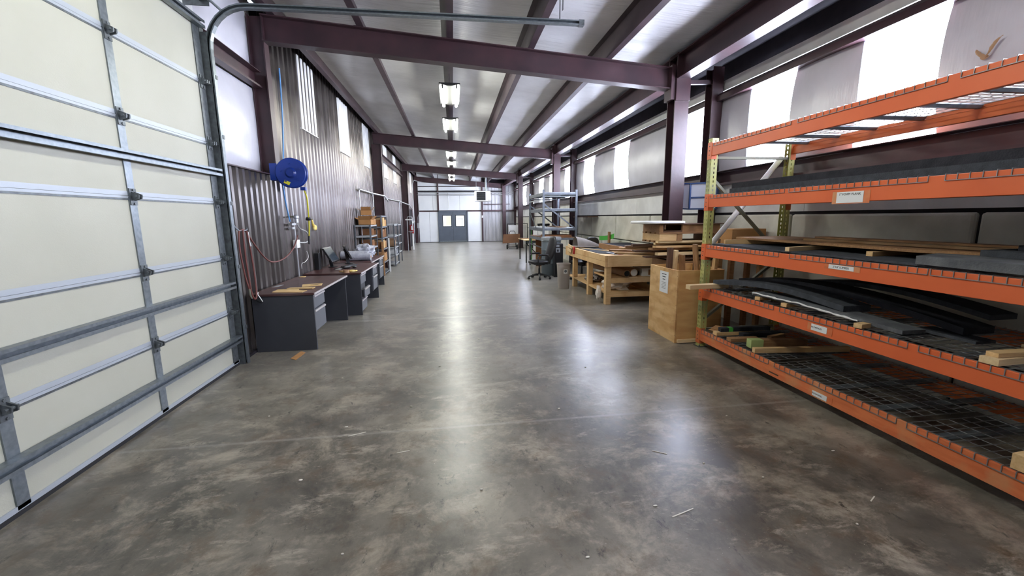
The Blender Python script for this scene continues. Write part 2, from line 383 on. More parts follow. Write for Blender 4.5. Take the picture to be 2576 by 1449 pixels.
# right-hand columns, posts in the outer wall, struts between them
LAB = ['beside the tall pallet rack', 'behind the lumber heap and the white round tabletop', 'inside the grey steel storage rack corner', 'behind the brown hand cart']
for i, y in enumerate(FR):
    c = struct('column', 'purple steel column '+LAB[i], (3.585, y+.12, 0), 'column', 'window-side columns')
    m = MB().prism(I_prof(.23, .24, .016, .012), lambda a, b: (3.585+a, y+.02+b, .02), lambda a, b: (3.585+a, y+.02+b, 3.74)); m.build('shaft', 'purple', c)
    MB().box(3.43, 3.74, y-.14, y+.18, 0, .02).build('base_plate', 'purple', c)
    MB().box(3.40, 3.46, y-.1, y+.12, 3.42, ztop(3.4)+.03).build('end_plate', 'purple', c)
    MB().box(3.47, 3.70, y-.13, y-.1, 3.40, 3.72).build('splice_plate', 'purple', c)
    MB().box(3.48, 3.72, y-.10, y+.14, 4.05, 4.10).build('cap_plate', 'purple', c)
    m = MB().box(3.475, 3.695, y-.12, y-.106, 3.74, 4.05); m.box(3.475, 3.695, y+.126, y+.14, 3.74, 4.05); m.box(3.475, 3.695, y-.106, y+.126, 3.74, 3.75); m.build('upper_stub', 'purple', c)
    MB().bar((3.70, y, 3.70), (4.16, y, 3.72), .05, .06).build('strut', 'purlin', c)
    pp = MB().prism(I_prof(.18, .2, .012, .01), lambda a, b: (4.19+a, y+.02+b, 0), lambda a, b: (4.19+a, y+.02+b, 3.93))
    pp.build('wall_post', 'purple', kind='structure', cat='post', group='outer wall posts', label='dark purple post in the window wall, '+['next to the pallet rack end frame', 'between the blue framed filter and the pallet rack', 'seen through the grey steel storage rack', 'beyond the grey steel storage rack'][i])
for y in (29.12,):
    c = MB().prism(I_prof(.23, .2, .016, .012), lambda a, b: (3.5+a, y+b, 0), lambda a, b: (3.5+a, y+b, 3.9)).build('column', 'purple', kind='structure', cat='column', label='purple column standing against the corrugated sheet of the end wall')
    MB().prism(I_prof(.14, .2, .012, .01), lambda a, b: (4.27+a, y+b, 0), lambda a, b: (4.27+a, y+b, 3.9)).build('wall_post', 'purple', kind='structure', cat='post', label='dark corner post where the window wall meets the end wall')

# left-hand columns
c = struct('column', 'purple column above the low ribbed wall, behind the blue hose reel', (-2.53, 6.62, 2.28), 'column')
MB().prism(I_prof(.15, .2, .014), lambda a, b: (-2.545+b, 6.62+a, 2.29), lambda a, b: (-2.545+b, 6.62+a, ztop(-2.5))).build('shaft', 'purple', c)
for y, lab in ((14.6, 'purple wall column beyond the shelves of brown boxes'), (22.5, 'purple wall column with the fire extinguisher beside it')):
    c = struct('column', lab, (-2.35, y, 0), 'column')
    MB().prism(I_prof(.17, .3, .016), lambda a, b: (-2.36+b, y+a, .02), lambda a, b: (-2.36+b, y+a, 4.0)).build('shaft', 'purple', c)
    MB().box(-2.53, -2.18, y-.12, y+.12, 0, .02).build('base_plate', 'purple', c)
MB().prism(I_prof(.17, .26, .016), lambda a, b: (-2.37+b, 29.15+a, 0), lambda a, b: (-2.37+b, 29.15+a, 4.0)).build('column', 'purple', kind='structure', cat='column', label='dark column in the corner of the end wall and the ribbed wall')

# ---------------------------------------------------------------- left wall: ribbed sheets, each its own piece
wl = struct('wall_left', 'ribbed weathered metal wall along the desks', (XL, 12, 0), 'wall')
def sheet(pitch, n, z0, z1, depth, crest, flat):   # rib profile along +Y, crests towards +X at x = 0
    prof = []; sl = (pitch-crest-flat)/2
    for k in range(n):
        y = k*pitch
        prof += [(-depth, y), (-depth, y+flat), (0, y+flat+sl), (0, y+flat+sl+crest)]
    prof.append((-depth, n*pitch))
    back = [(a-.004, b) for a, b in reversed(prof)]
    return MB().prism(prof+back, lambda a, b: (a, b, z0), lambda a, b: (a, b, z1))
ribH = sheet(.183, 5, .015, 4.62, .042, .068, .075).mesh('ribbed_sheet', 'siding')
ribL = sheet(.183, 5, .015, 2.27, .042, .068, .075).mesh('ribbed_sheet_low', 'siding')
ribS = sheet(.183, 4, .015, 2.27, .042, .068, .075).mesh('ribbed_sheet_low', 'siding')
def sheets(y0, y1, me, wd=.915):
    n = max(1, round((y1-y0)/wd))
    for k in range(n):
        o = put('ribbed_sheet', me, wl, (0, y0+k*(y1-y0)/n-12, 0)); o.scale.y = (y1-y0)/n/wd
sheets(-5, 1.32, ribH); sheets(6.74, 14.5, ribH); sheets(14.72, 22.4, ribH); sheets(22.62, 29.3, ribH)
sheets(5.16, 6.74, ribL, .915)
MB().box(-2.585, -2.50, 5.14, 6.74, 2.27, 2.285).build('cap_channel', 'purlin', wl)
MB().box(-2.56, -2.50, 5.10, 6.74, 0, .03).build('sill_angle', 'dark_and_shade', wl)
# white insulation above the low wall and over the roller door
def bulge(y0, y1, z0, z1, x, d):
    return lambda u, v: (x+d*math.sin(PI*min(1, max(0, u)))**.6*math.sin(PI*v)**.5+.008*noise.noise(Vector((u*4, v*3, 1))), y0+(y1-y0)*u, z0+(z1-z0)*v)
MB().grid(bulge(5.0, 6.58, 2.28, 3.42, -2.66, .08), 24, 20).build('insulation_blanket', 'wallvinyl', wl, smooth=True)
MB().grid(bulge(5.0, 6.56, 3.62, 4.6, -2.66, .07), 24, 20).build('insulation_blanket', 'wallvinyl', wl, smooth=True)
MB().box(-2.74, -2.70, 1.2, 6.8, 2.2, 4.65).build('outer_skin', 'board', wl)
MB().box(-2.78, -2.74, -5, 29.4, 0, 4.66).build('outer_skin', 'dark_and_shade', wl)
MB().box(-2.64, -2.58, 1.3, 5.15, 3.66, 4.6).build('header_board', 'board', wl)
g = MB().prism([(0, 0), (.1, 0), (.1, .025), (.094, .025), (.094, .006), (.006, .006), (.006, .204), (.1, .204), (.1, .21), (0, .21)], lambda a, b: (-2.62+a, 1.3, 3.42+b), lambda a, b: (-2.62+a, 6.55, 3.42+b))
g.build('girt', 'purple', kind='structure', cat='girt', label='purple channel girt across the white insulation beside the roller door')
g = MB().prism([(0, 0), (.1, 0), (.1, .025), (.094, .025), (.094, .006), (.006, .006), (.006, .204), (.1, .204), (.1, .21), (0, .21)], lambda a, b: (-2.52+a, 14.7, 3.72+b), lambda a, b: (-2.52+a, 22.4, 3.72+b))
g.build('girt', 'purple', kind='structure', cat='girt', label='purple girt high on the ribbed wall between the two wall columns')
wn = 0
paneL = sheet(.183, 5, 0, 1.2, .038, .062, .061).mesh('fibreglass_sheet', 'plastic_pane')
WL = [(8.0, 'above the brown hose loop end of the ribbed wall'), (10.64, 'in the middle of the first ribbed bay'), (13.28, 'next to the wall column by the box shelves'), (17.0, 'in the second ribbed bay by the box shelf column'), (19.65, 'in the second ribbed bay by the extinguisher column'), (24.3, 'first beyond the fire extinguisher'), (26.9, 'last before the end wall')]
for y, t in WL:
    wn += 1
    r = struct('window_%d' % wn, 'narrow white fibreglass wall light '+t, (XL+.012, y, 3.2), 'window', 'fibreglass lights in the ribbed wall')
    put('fibreglass_sheet', paneL, r, (0, 0, 0))
    MB().box(-.03, .006, 0, .915, -.012, 0).build('closure_strip', 'board', r, org=(0, 0, 0))
# brown service door in the far left bay
d3 = struct('door_3', 'dark brown flush door in the ribbed wall near the end wall', (-2.5, 25.2, 0), 'door')
MB().box(-2.52, -2.46, 24.6, 26.6, 0, 2.15).build('leaf', 'tan', d3).data.materials[0] = M['dark_and_shade']
MB().box(-2.52, -2.42, 24.5, 24.6, 0, 2.25).build('frame', 'purlin', d3); MB().box(-2.52, -2.42, 26.6, 26.7, 0, 2.25).build('frame', 'purlin', d3); MB().box(-2.52, -2.42, 24.5, 26.7, 2.15, 2.25).build('frame', 'purlin', d3)

# ---------------------------------------------------------------- right wall: cast blocks, boards, insulation and daylight panels
wr = struct('wall_right', 'window wall of cast concrete blocks, white boards and insulation', (XR, 12, 0), 'wall')
blk = MB().box(0, .3, -.972, .972, -.298, .298)
blkm = blk.mesh('concrete_block', 'concrete')
for row, (zc, off) in enumerate(((.12, .55), (.735, 1.5), (1.35, .55))):
    k = 0
    y = 29.2-off+1.975
    while y > -5.5:
        o = put('concrete_block', blkm, wr, (random.uniform(-.006, .006), y-12-.99, zc), None)
        o.rotation_euler = (random.uniform(-.002, .002), 0, random.uniform(-.003, .003))
        b = o.modifiers.new('bevel', 'BEVEL'); b.width = .024; b.segments = 2
        y -= 1.975; k += 1
MB().box(4.345, 4.6, YB, YE, 0, 1.7).build('mortar_core', 'dark_and_shade', wr)
MB().box(4.56, 4.62, YB, YE, 1.6, 4.05).build('outer_skin', 'board', wr)
y = YB
while y < YE-.1:
    y1 = min(y+2.44, YE)
    MB().box(4.315, 4.36, y+.003, y1-.003, 1.685, 2.16).build('wall_board', 'board', wr); y = y1
WR = [(-3.4, -2.55), (-1.72, -.87), (-.02, .83), (1.70, 2.53), (3.40, 4.22), (5.08, 5.92), (6.86, 7.70), (10.15, 11.12), (12.72, 13.78), (15.32, 16.2), (18.0, 18.78), (20.03, 21.08), (22.6, 23.6), (24.8, 25.98), (27.2, 28.1)]
gy = [YB]+[v for p in WR for v in p]+[YE]
for k in range(0, len(gy), 2):
    a, b = gy[k], gy[k+1]
    MB().grid(lambda u, v: (4.34-.05*math.sin(PI*v)**.7-.02*math.sin(PI*u)+.006*noise.noise(Vector((u*(b-a)*3, v*3, k))), a+(b-a)*u+(.03*math.sin(PI*v) if 0 < u < 1 else .03*math.sin(PI*v)*(1 if u == 1 else -1)), 2.32+1.20*v), max(6, int((b-a)*8)), 14).build('insulation_panel', 'wallvinyl', wr, smooth=True)
MB().box(4.31, 4.36, YB, YE, 3.58, 3.73).build('upper_strip', 'board', wr)
MB().box(4.40, 4.56, YB, YE, 3.72, 4.03).build('eave_fascia', 'dark_and_shade', wr)
for zz, h, nm in ((2.115, .215, 'sill'), (3.41, .13, 'head')):
    p = [(0, 0), (-.16, 0), (-.16, .03), (-.153, .03), (-.153, .007), (-.007, .007), (-.007, h-.007), (-.16, h-.007), (-.16, h), (0, h)]
    if nm == 'head': p = [(0, .02), (-.153, .0), (-.16, .0), (-.16, .075), (-.10, .13), (0, .13)]
    MB().prism(p, lambda a, b: (4.34+a, YB, zz+b), lambda a, b: (4.34+a, YE, zz+b)).build('girt', 'purple', kind='structure', cat='girt', label='long purple girt along the %s of the daylight panels' % nm)
MB().box(4.345, 4.5, YB, YE, 2.25, 2.33).build('sill_closure', 'purple', wr)
ridges = (.12, .27, .42, .57, .72)
DESC = {4: 'above the pallet rack, beside the torn insulation', 5: 'above the olive rack post', 6: 'between the tall column and the dark wall post, over the blue filter', 7: 'over the concrete blocks by the round tabletop', 8: 'over the workbench', 9: 'behind the grey storage rack end', 10: 'behind the middle of the grey storage rack', 11: 'beyond the grey storage rack', 12: 'before the cart column', 13: 'behind the cart column', 14: 'nearest the end wall corner'}
for k, (a, b) in enumerate(WR):
    wn += 1
    r = struct('window_%d' % wn, 'bright daylight fibreglass panel in the window wall '+DESC.get(k, 'behind the pallet rack'), (4.42, (a+b)/2, 2.36), 'window', 'daylight panels of the window wall')
    n = 5; wd = (b-a+.16)
    m = MB()
    for j in range(n):
        y0 = a-.08+wd*j/n; y1 = y0+wd/n
        m.box(4.44, 4.445, y0, y1-.05, 2.31, 3.52)
    m.build('pane', 'pane', r)
    for j in range(n):
        y1 = a-.08+wd*(j+1)/n
        MB().prism([(0, 0), (.03, -.02), (.05, 0), (.05, .004), (0, .004)], lambda p, q: (4.44+q, y1-.05+p, 2.33), lambda p, q: (4.44+q, y1-.05+p, 3.52)).build('rib', 'pane_rib', r)
    MB().box(4.34, 4.42, b-.005, b+.045, 2.36, 3.5).build('edge_trim', 'alum', r)

# ---------------------------------------------------------------- end wall
we = struct('wall_end', 'white panelled end wall with the grey double door', (.9, YE, 0), 'wall')
def seg(x0, x1, z0, z1, m='endpanel', d=.0):
    MB().box(x0+.006, x1-.006, YE-.02-d, YE+.08, z0+.004, z1-.004).build('wall_panel', m, we)
for x0, x1 in ((-2.3, -1.55), (-1.55, -.96)): seg(x0, x1, .03, 2.05)
seg(1.02, 2.0, .03, 2.05)
for x0, x1 in ((-2.3, -1.3), (-1.3, -.93), (-.9, .5), (.5, 2.0)): seg(x0, x1, 2.14, 3.12)
for x0, x1 in ((-2.3, -.93), (-.9, 2.0)): seg(x0, x1, 3.12, 3.42); seg(x0, x1, 3.45, 3.72); seg(x0, x1, 3.74, 4.62 if x1 < 0 else 4.5)
MB().box(-2.6, 4.6, YE+.09, YE+.14, 0, 4.7).build('outer_skin', 'dark_and_shade', we)
MB().box(-2.6, 2.02, YE+.0, YE+.09, 2.05, 2.14).build('girt', 'purple', we)
MB().box(-2.4, 3.4, YE-.08, YE+.05, 3.36, 3.44).build('girt', 'dark_and_shade', we)
MB().box(-2.4, 2.0, YE-.05, YE+.05, 3.70, 3.74).build('girt', 'dark_and_shade', we)
for x in (-.94, 2.01): MB().box(x-.05, x+.05, YE-.12, YE+.03, 2.14 if x < 0 else 0, 4.1).build('wall_stud', 'purple', we)
es = sheet(.2, 5, .02, 3.9, .03, .05, .12).mesh('corrugated_sheet', 'endsiding')
for k in range(2):
    o = put('corrugated_sheet', es, we, (2.06+1.15*k-.9, -.01, 0), (0, 0, -PI/2)); o.scale.y = 1.15
    o.location.y = -.04
for z, x0, x1 in ((2.05, 2.06, 4.25), (2.5, 2.1, 3.9)): MB().box(x0, x1, YE-.13, YE-.03, z, z+.1 if z < 2.2 else z+.06).build('girt', 'purple', we)
# grey double door
d2 = struct('door_2', 'slate grey double door with two small square windows', (.02, YE-.05, 0), 'door')
for x0, x1 in ((-.98, -.90), (.94, 1.02)): MB().box(x0, x1, YE-.1, YE+.05, 0, 2.12).build('frame', 'doorgrey', d2)
MB().box(-.98, 1.02, YE-.1, YE+.05, 2.04, 2.12).build('frame', 'doorgrey', d2)
for sx, x0, x1, w0, w1 in ((0, -.895, .015, -.66, -.11), (1, .025, .935, .21, .77)):
    m = MB()
    for a in ((x0, x1, .02, 1.08), (x0, x1, 1.79, 2.035), (x0, w0, 1.08, 1.79), (w1, x1, 1.08, 1.79)): m.box(a[0], a[1], YE-.06, YE-.015, a[2], a[3])
    lf = m.build('leaf', 'doorgrey', d2)
    fr = MB()
    for a in ((w0-.03, w1+.03, 1.05, 1.09), (w0-.03, w1+.03, 1.78, 1.82), (w0-.03, w0+.01, 1.05, 1.82), (w1-.01, w1+.03, 1.05, 1.82)): fr.box(a[0], a[1], YE-.07, YE-.01, a[2], a[3])
    fr.build('window_frame', 'dark', lf)
    MB().box(w0, w1, YE-.03, YE-.025, 1.08, 1.79).build('pane', 'glasslit', lf)
    if sx == 0: MB().box(w0+.2, w1-.02, YE-.036, YE-.031, 1.12, 1.77).build('view_beyond', 'glasstan', lf)
    else: MB().box(w0+.05, w1-.05, YE-.036, YE-.031, 1.55, 1.58).build('view_beyond', 'doorgrey', lf); MB().box(w1-.16, w1-.13, YE-.036, YE-.031, 1.08, 1.55).build('view_beyond', 'doorgrey', lf)
MB().lathe([(.0, 0), (.03, .0), (.035, .03), (.02, .05), (0, .05)], 12).build('knob', 'alum', d2, org=(0, 0, 0)).matrix_basis = Matrix.Translation((-.06, -.02, .94)) @ Matrix.Rotation(PI/2, 4, 'X')
MB().box(-.9, .93, YE-.075, YE-.06, .02, .10).build('kick_plate', 'galv', d2)
# wall behind the camera
MB().box(-2.78, 4.62, YB-.1, YB, -.1, 4.7).build('wall_front', 'board', org=(0, YB, 0), kind='structure', cat='wall', label='plain white board wall closing the near end of the hall')

# ---------------------------------------------------------------- the sectional roller door
d1 = struct('door_1', 'white sectional overhead door with galvanised stiles and struts', (-2.5, 3.2, 0), 'door')
XD = -2.5; Y0, Y1 = 1.40, 5.05
for k in range(6):
    z0 = .03+k*.604; z1 = z0+.604
    s_ = MB().box(XD-.045, XD-.004, Y0, Y1, z0+.004, z1-.002).build('door_section', 'doorpanel', d1)
    m = MB().box(XD-.012, XD, Y0, Y1, z1-.016, z1+.002); m.box(XD-.012, XD-.001, Y0, Y1, z1+.004, z1+.038); m.build('rail', 'alum', s_)
    MB().box(XD-.012, XD+.001, Y0, Y1, z1-.03, z1-.018).build('joint_strip', 'galvdark', s_)  # thin strip of duller metal at each section joint
    for y, w_ in ((1.45, .1), (2.55, .075), (3.77, .075), (4.985, .11)):
        m = MB().box(XD-.006, XD+.006, y-w_/2, y+w_/2, z0+.006, z1-.006); m.build('stile', 'galv' if w_ < .09 else 'galvdark', s_)
        if k < 5:                                                   # hinge at the joint above this section
            h = MB().box(XD+.006, XD+.014, y-.035, y+.035, z1-.07, z1+.06)
            h.prism([(0, -.035), (.05, -.02), (.055, .012), (.0, .035)], lambda a, b: (XD+.012+a, y-.022, z1+b), lambda a, b: (XD+.012+a, y-.012, z1+b))
            h.prism([(0, -.035), (.05, -.02), (.055, .012), (.0, .035)], lambda a, b: (XD+.012+a, y+.012, z1+b), lambda a, b: (XD+.012+a, y+.022, z1+b))
            h.cyl((XD+.045, y-.04, z1), (XD+.045, y+.04, z1), .011, n=10)
            if y > 4.5: h.cyl((XD+.045, y, z1), (XD+.045, y+.16, z1), .008, n=8); h.cyl((XD+.045, y+.10, z1), (XD+.045, y+.13, z1), .028, n=14)
            for bz in (-.058, .048): h.cyl((XD+.014, y, z1+bz), (XD+.022, y, z1+bz), .009, n=6)
            h.build('hinge', 'galvdark', s_)
    zs = {0: .30, 1: .92, 3: 2.14, 5: 3.60}.get(k)
    if zs:
        m = MB().prism([(0, 0), (.062, -.006), (.062, .02), (.055, .02), (.055, .002), (.004, .006), (.004, .062), (.055, .062), (.055, .045), (.062, .045), (.062, .068), (0, .068)], lambda a, b: (XD+.007+a, Y0, zs-.02+b), lambda a, b: (XD+.007+a, Y1, zs-.02+b))
        m.build('strut', 'galv', s_)
MB().box(XD-.05, XD+.004, Y0, Y1, .0, .03).build('bottom_seal', 'rubber', d1)
MB().box(XD-.046, XD+.006, Y0, Y1, .03, .06).build('bottom_rail', 'alum', d1)
# track
tr = struct('door_track', 'galvanised roller door track curving up to the horizontal rail', (-2.44, 5.10, 0), 'track')
def c_sec(w_=.055, h=.05): return [(-w_/2, -h/2), (w_/2, -h/2), (w_/2, -h/4), (w_/2-.005, -h/4), (w_/2-.005, -h/2+.005), (-w_/2+.005, -h/2+.005), (-w_/2+.005, h/2-.005), (w_/2-.005, h/2-.005), (w_/2-.005, h/4), (w_/2, h/4), (w_/2, h/2), (-w_/2, h/2)]
path = [(-2.44, 0.), (-2.44, 3.40)]+[(-2.44+.40*(1-math.cos(t*PI/2/8)), 3.40+.42*math.sin(t*PI/2/8)) for t in range(1, 9)]+[(-1.5, 3.825), (1.55, 3.83)]
m = MB(); pr = c_sec(); rings = []
for i, (x, z) in enumerate(path):
    a = path[max(0, i-1)]; b = path[min(len(path)-1, i+1)]; d = Vector((b[0]-a[0], b[1]-a[1])).normalized(); n_ = Vector((-d.y, d.x))
    rings.append([(x+n_.x*q, 5.10-p, z+n_.y*q) for p, q in pr])
for r0, r1 in zip(rings[:-1], rings[1:]):
    n = len(pr); m.add(r0+r1, [(j, (j+1) % n, n+(j+1) % n, n+j) for j in range(n)])
m.build('rail', 'galv', tr)
MB().box(-2.50, -2.44, 5.065, 5.075, 0, 3.55).box(-2.51, -2.50, 5.065, 5.14, 0, 3.6).build('jamb_angle', 'galvdark', tr)
for z in (.4, 1.1, 1.8, 2.5, 3.1): MB().box(-2.50, -2.43, 5.13, 5.14, z, z+.06).box(-2.47, -2.41, 5.105, 5.14, z+.01, z+.05).build('bracket', 'galvdark', tr)
MB().bar((1.28, 5.10, 3.85), (1.28, 5.10, 4.30), .03, .004).bar((1.31, 5.085, 3.95), (1.31, 5.085, 4.32), .03, .004, (1, 0, 0)).build('hanger_strap', 'galvdark', tr)
MB().box(1.50, 1.56, 5.07, 5.13, 3.80, 3.86).build('end_stop', 'galvdark', tr)
MB().box(-2.62, -2.53, 5.06, 5.16, 2.27, 3.7).box(-2.62, -2.51, 5.08, 5.15, 0, 2.28).build('jamb_post', 'purlin', kind='structure', cat='post', label='dark jamb post between the roller door and the low ribbed wall')
sp = struct('spring_shaft', 'galvanised torsion shaft with bracket above the roller door', (-2.42, 3.2, 3.72), 'shaft')
MB().cyl((-2.38, 1.3, 3.86), (-2.38, 5.35, 3.86), .013, n=10).build('shaft', 'galv', sp)
MB().box(-2.58, -2.34, 4.98, 4.99, 3.76, 3.94).box(-2.42, -2.34, 4.9, 5.0, 3.80, 3.92).build('bearing_plate', 'galvdark', sp)

# ---------------------------------------------------------------- lamps
def lamp_build():
    r = thing('ceiling_light', 'twin-tube fluorescent lamp', 'light', (0, 0, 0), 0, 'row of twin-tube ceiling lamps')
    MB().prism([(-.185, .05), (.185, .05), (.185, .0), (.18, .0), (.17, .03), (.05, .0), (-.05, 0), (-.17, .03), (-.18, .0), (-.185, .0)], lambda a, b: (a, -.64, b), lambda a, b: (a, .64, b)).build('housing', 'housing', r, org=(0, 0, 0))
    for s in (-1, 1):
        t = MB().cyl((s*.125, -.6, -.03), (s*.125, .6, -.03), .027, n=12).build('tube', 'tube', r, org=(0, 0, 0), smooth=True)
        for e in (-1, 1): MB().box(s*.125-.012, s*.125+.012, e*.60, e*.615, -.04, .02).build('lamp_holder', 'housing', t, org=(0, 0, 0))
    for e in (-1, 1): MB().bar((0, e*.5, .05), (0, e*.5, .27), .03, .006).build('hanger', 'purlin', r, org=(0, 0, 0))
    return r
LAMPS = [(2.9, 'twin-tube lamp over the aisle between the roller door and the pallet rack'), (8.57, 'twin-tube lamp over the aisle between the desks and the workbench'), (11.17, 'twin-tube lamp before the rafter over the box shelving'), (16.15, 'twin-tube lamp just past the rafter over the box shelving'), (18.8, 'twin-tube lamp before the rafter by the hand cart'), (23.8, 'twin-tube lamp just past the rafter by the hand cart'), (26.3, 'twin-tube lamp closest to the grey double door')]
lb = lamp_build()
for k, (y, t) in enumerate(LAMPS):
    if k == 0: lb.location = (.02, y, 3.93); lb['label'] = t
    else: dup(lb, (.02, y, 3.93), None, t)
# light sources: daylight, lamps, lit door glass and the faint left-wall pane glow

# ================================================================ LEFT SIDE
# ---------------------------------------------------------------- desks
def desk(label, x0, x1, y0, y1, peds):
    r = thing('office_desk', label, 'desk', ((x0+x1)/2, (y0+y1)/2, 0), 0, 'charcoal office desks')
    H = .742
    MB().box(x0, x1+.02, y0-.02, y1+.02, H-.028, H).build('desktop', 'mahogany', r, bev=.003)
    MB().box(x1+.02, x1+.03, y0-.02, y1+.02, H-.026, H-.002).build('edging', 'edge', r, bev=.002)
    MB().box(x0+.02, x1, y0, y0+.03, .0, H-.028).build('side_panel', 'charcoal', r, bev=.003)
    MB().box(x0+.02, x1, y1-.03, y1, .0, H-.028).build('side_panel', 'charcoal', r, bev=.003)
    MB().box(x0+.08, x0+.1, y0+.03, y1-.03, .12, H-.03).build('modesty_panel', 'charcoal', r)
    for p0, p1, zs in peds:
        pb = MB().box(x0+.1, x1-.03, p0, p1, zs[-1][0]-.02, H-.03).build('pedestal', 'charcoal', r)
        for q0, q1 in zs:
            op = .06 if (q0, q1) in ((.30, .46),) else 0.
            d = MB().box(x1-.03+op, x1-.008+op, p0+.006, p1-.006, q0, q1).build('drawer', 'drawerface', r, bev=.003)
            MB().box(x1-.01+op, x1+.006+op, p0+.012, p1-.012, q1-.03, q1-.006).build('handle', 'edge', d, bev=.004)
            if op: MB().box(x1-.2, x1-.03+op, p0+.02, p1-.02, q0+.01, q1-.03).build('drawer_box', 'charcoal', d)
    return r
desk('charcoal desk with mahogany top closest to the roller door, kraft paper on it', -2.51, -1.77, 5.49, 7.12, [(5.525, 5.98, [(.53, .70), (.24, .51)])])
desk('charcoal desk with mahogany top carrying the two monitors', -2.51, -1.60, 7.42, 9.08, [(7.455, 7.90, [(.53, .70), (.30, .46), (.06, .26)]), (8.60, 9.045, [(.53, .70), (.24, .51)])])
desk('charcoal desk with mahogany top carrying the rolls of clear wrap', -2.51, -1.76, 9.22, 10.86, [(10.36, 10.82, [(.53, .70), (.24, .51)])])

# things on the first desk
def slab(name, pts, z, t, mat, label, cat, group=None, lift=None, parent=None):
    lift = lift or [0]*len(pts)
    n = len(pts); m = MB()
    m.add([(x, y, z+l) for (x, y), l in zip(pts, lift)]+[(x, y, z+t+l) for (x, y), l in zip(pts, lift)],
          [tuple(reversed(range(n))), tuple(range(n, 2*n))]+[(j, (j+1) % n, n+(j+1) % n, n+j) for j in range(n)])
    return m.build(name, mat, parent, label=label, cat=cat, group=group)
DZ = .742
slab('kraft_sheet', [(-2.29, 5.60), (-1.91, 5.53), (-1.89, 5.66), (-2.0, 5.70), (-2.03, 5.78), (-2.30, 5.80)], DZ, .006, 'kraft', 'flat kraft paper sheet lying at the roller door end of the first desk', 'paper')
slab('kraft_envelope', [(-2.20, 5.83), (-1.86, 5.78), (-1.85, 5.86), (-2.18, 5.90)], DZ, .01, 'kraft', 'narrow folded kraft paper strip between the two kraft sheets on the desk', 'paper', lift=[0, .004, .004, 0])
k_ = slab('kraft_pouch', [(-2.06, 5.98), (-1.83, 6.06), (-1.87, 6.25), (-2.12, 6.19)], DZ, .006, 'kraft', 'kraft paper pouch with a dark tear mark on the first desk', 'paper')
slab('tear_mark', [(-1.98, 6.10), (-1.90, 6.13), (-1.88, 6.18), (-1.93, 6.16), (-2.0, 6.13)], DZ+.006, .001, 'darkwood', None, None, parent=k_)
slab('grey_card', [(-2.46, 6.03), (-2.40, 6.05), (-2.39, 6.25), (-2.45, 6.23)], DZ, .002, 'shelfdeck', 'small pale grey card at the wall edge of the first desk', 'card')
slab('yellow_scrap', [(-2.44, 7.02), (-2.37, 7.0), (-2.35, 7.05), (-2.42, 7.07)], DZ, .01, 'kraft', 'small tan wooden scrap below the white conduit on the first desk', 'scrap')
cz = thing('cable_end', 'white cable end with a black plug hanging over the first desk', 'cable', (-2.40, 5.45, .742))
MB().tube(cr([(-2.42, 5.53, .755), (-2.40, 5.46, .757), (-2.385, 5.445, .735), (-2.36, 5.435, .70), (-2.34, 5.435, .66)]), .006, 8).build('cord', 'white', cz, smooth=True)
MB().tube([(-2.43, 5.45, .70), (-2.40, 5.44, .675), (-2.37, 5.44, .66), (-2.35, 5.44, .645)], [.008, .012, .014, .009], 8).build('plug', 'black', cz, smooth=True)
slab('cardboard_scrap', [(-1.985, 5.16), (-1.90, 5.10), (-1.875, 5.36), (-1.94, 5.40)], .001, .004, 'card', 'tan cardboard scrap lying on the concrete in front of the first desk', 'cardboard', lift=[0, 0, .004, .012])

# ---------------------------------------------------------------- monitors and kit on the second desk
def monitor(label, loc, rz, tilt, w_, h, sq):
    r = thing('monitor', label, 'monitor', loc, rz, 'desk monitors')
    MB().lathe([(.0, 0), (.11, 0), (.115, .006), (.1, .014), (0, .014)], 24, sy=.75).build('stand_base', 'black', r, org=(0, 0, 0), smooth=True)
    MB().bar((0, .02, .01), (0, .05, .24), .06, .02).build('stand_neck', 'black', r, org=(0, 0, 0))
    ct, st = math.cos(tilt), math.sin(tilt)
    def T(x, y, z): return (x, .02+y*ct+z*st, .24+z*ct-y*st)
    def tb(x0, x1, y0, y1, z0, z1):
        m = MB().box(x0, x1, y0, y1, z0, z1); m.v = [T(*p) for p in m.v]; return m
    tb(-w_/2, w_/2, -.012, .022, -h/2, h/2).build('casing', 'black', r, org=(0, 0, 0), bev=.004)
    tb(-w_/2+.02, w_/2-.02, -.0135, -.012, -h/2+.022, h/2-.02).build('screen', 'screen', r, org=(0, 0, 0))
    tb(-w_/2-.002, w_/2+.002, -.008, .004, h/2, h/2+.006).build('bezel_edge', 'edge', r, org=(0, 0, 0))
    tb(-.1, .1, .022, .05, -.09, .09).build('back_cover', 'black', r, org=(0, 0, 0), bev=.01)
    return r
monitor('flat monitor tilted far back on the desk, closer to the wall', (-2.30, 8.42, DZ), math.radians(88), .52, .44, .30, 1)
monitor('flat monitor showing its black back, closer to the aisle side of the desk', (-2.13, 8.98, DZ), math.radians(108), .45, .42, .28, 1)
MB().box(-2.50, -2.43, 8.02, 8.14, DZ, DZ+.30).build('mini_tower', 'black', bev=.006, label='slim black computer case by the wall behind the tilted monitor', cat='computer')
kb = thing('keyboard', 'black keyboard lying beneath the two monitors', 'keyboard', (-2.02, 8.5, DZ), math.radians(75))
MB().box(-.2, .2, -.07, .07, 0, .018).build('case', 'black', kb, org=(0, 0, 0), bev=.005)
for rr in range(5):
    MB().box(-.19, .19, -.06+rr*.025, -.04+rr*.025, .018, .024).build('key_row', 'charcoal', kb, org=(0, 0, 0))
ms = MB().blob((0, 0, .02), (.035, .055, .022), .8, 10, 16).build('mouse', 'black', org=(0, 0, 0), smooth=True, label='black computer mouse at the aisle edge of the monitor desk', cat='mouse'); ms.location = (-1.86, 8.20, DZ)
tg = thing('tape_gun', 'black hand tool lying beside the mouse on the monitor desk', 'tool', (-1.98, 8.08, DZ), 2.6)
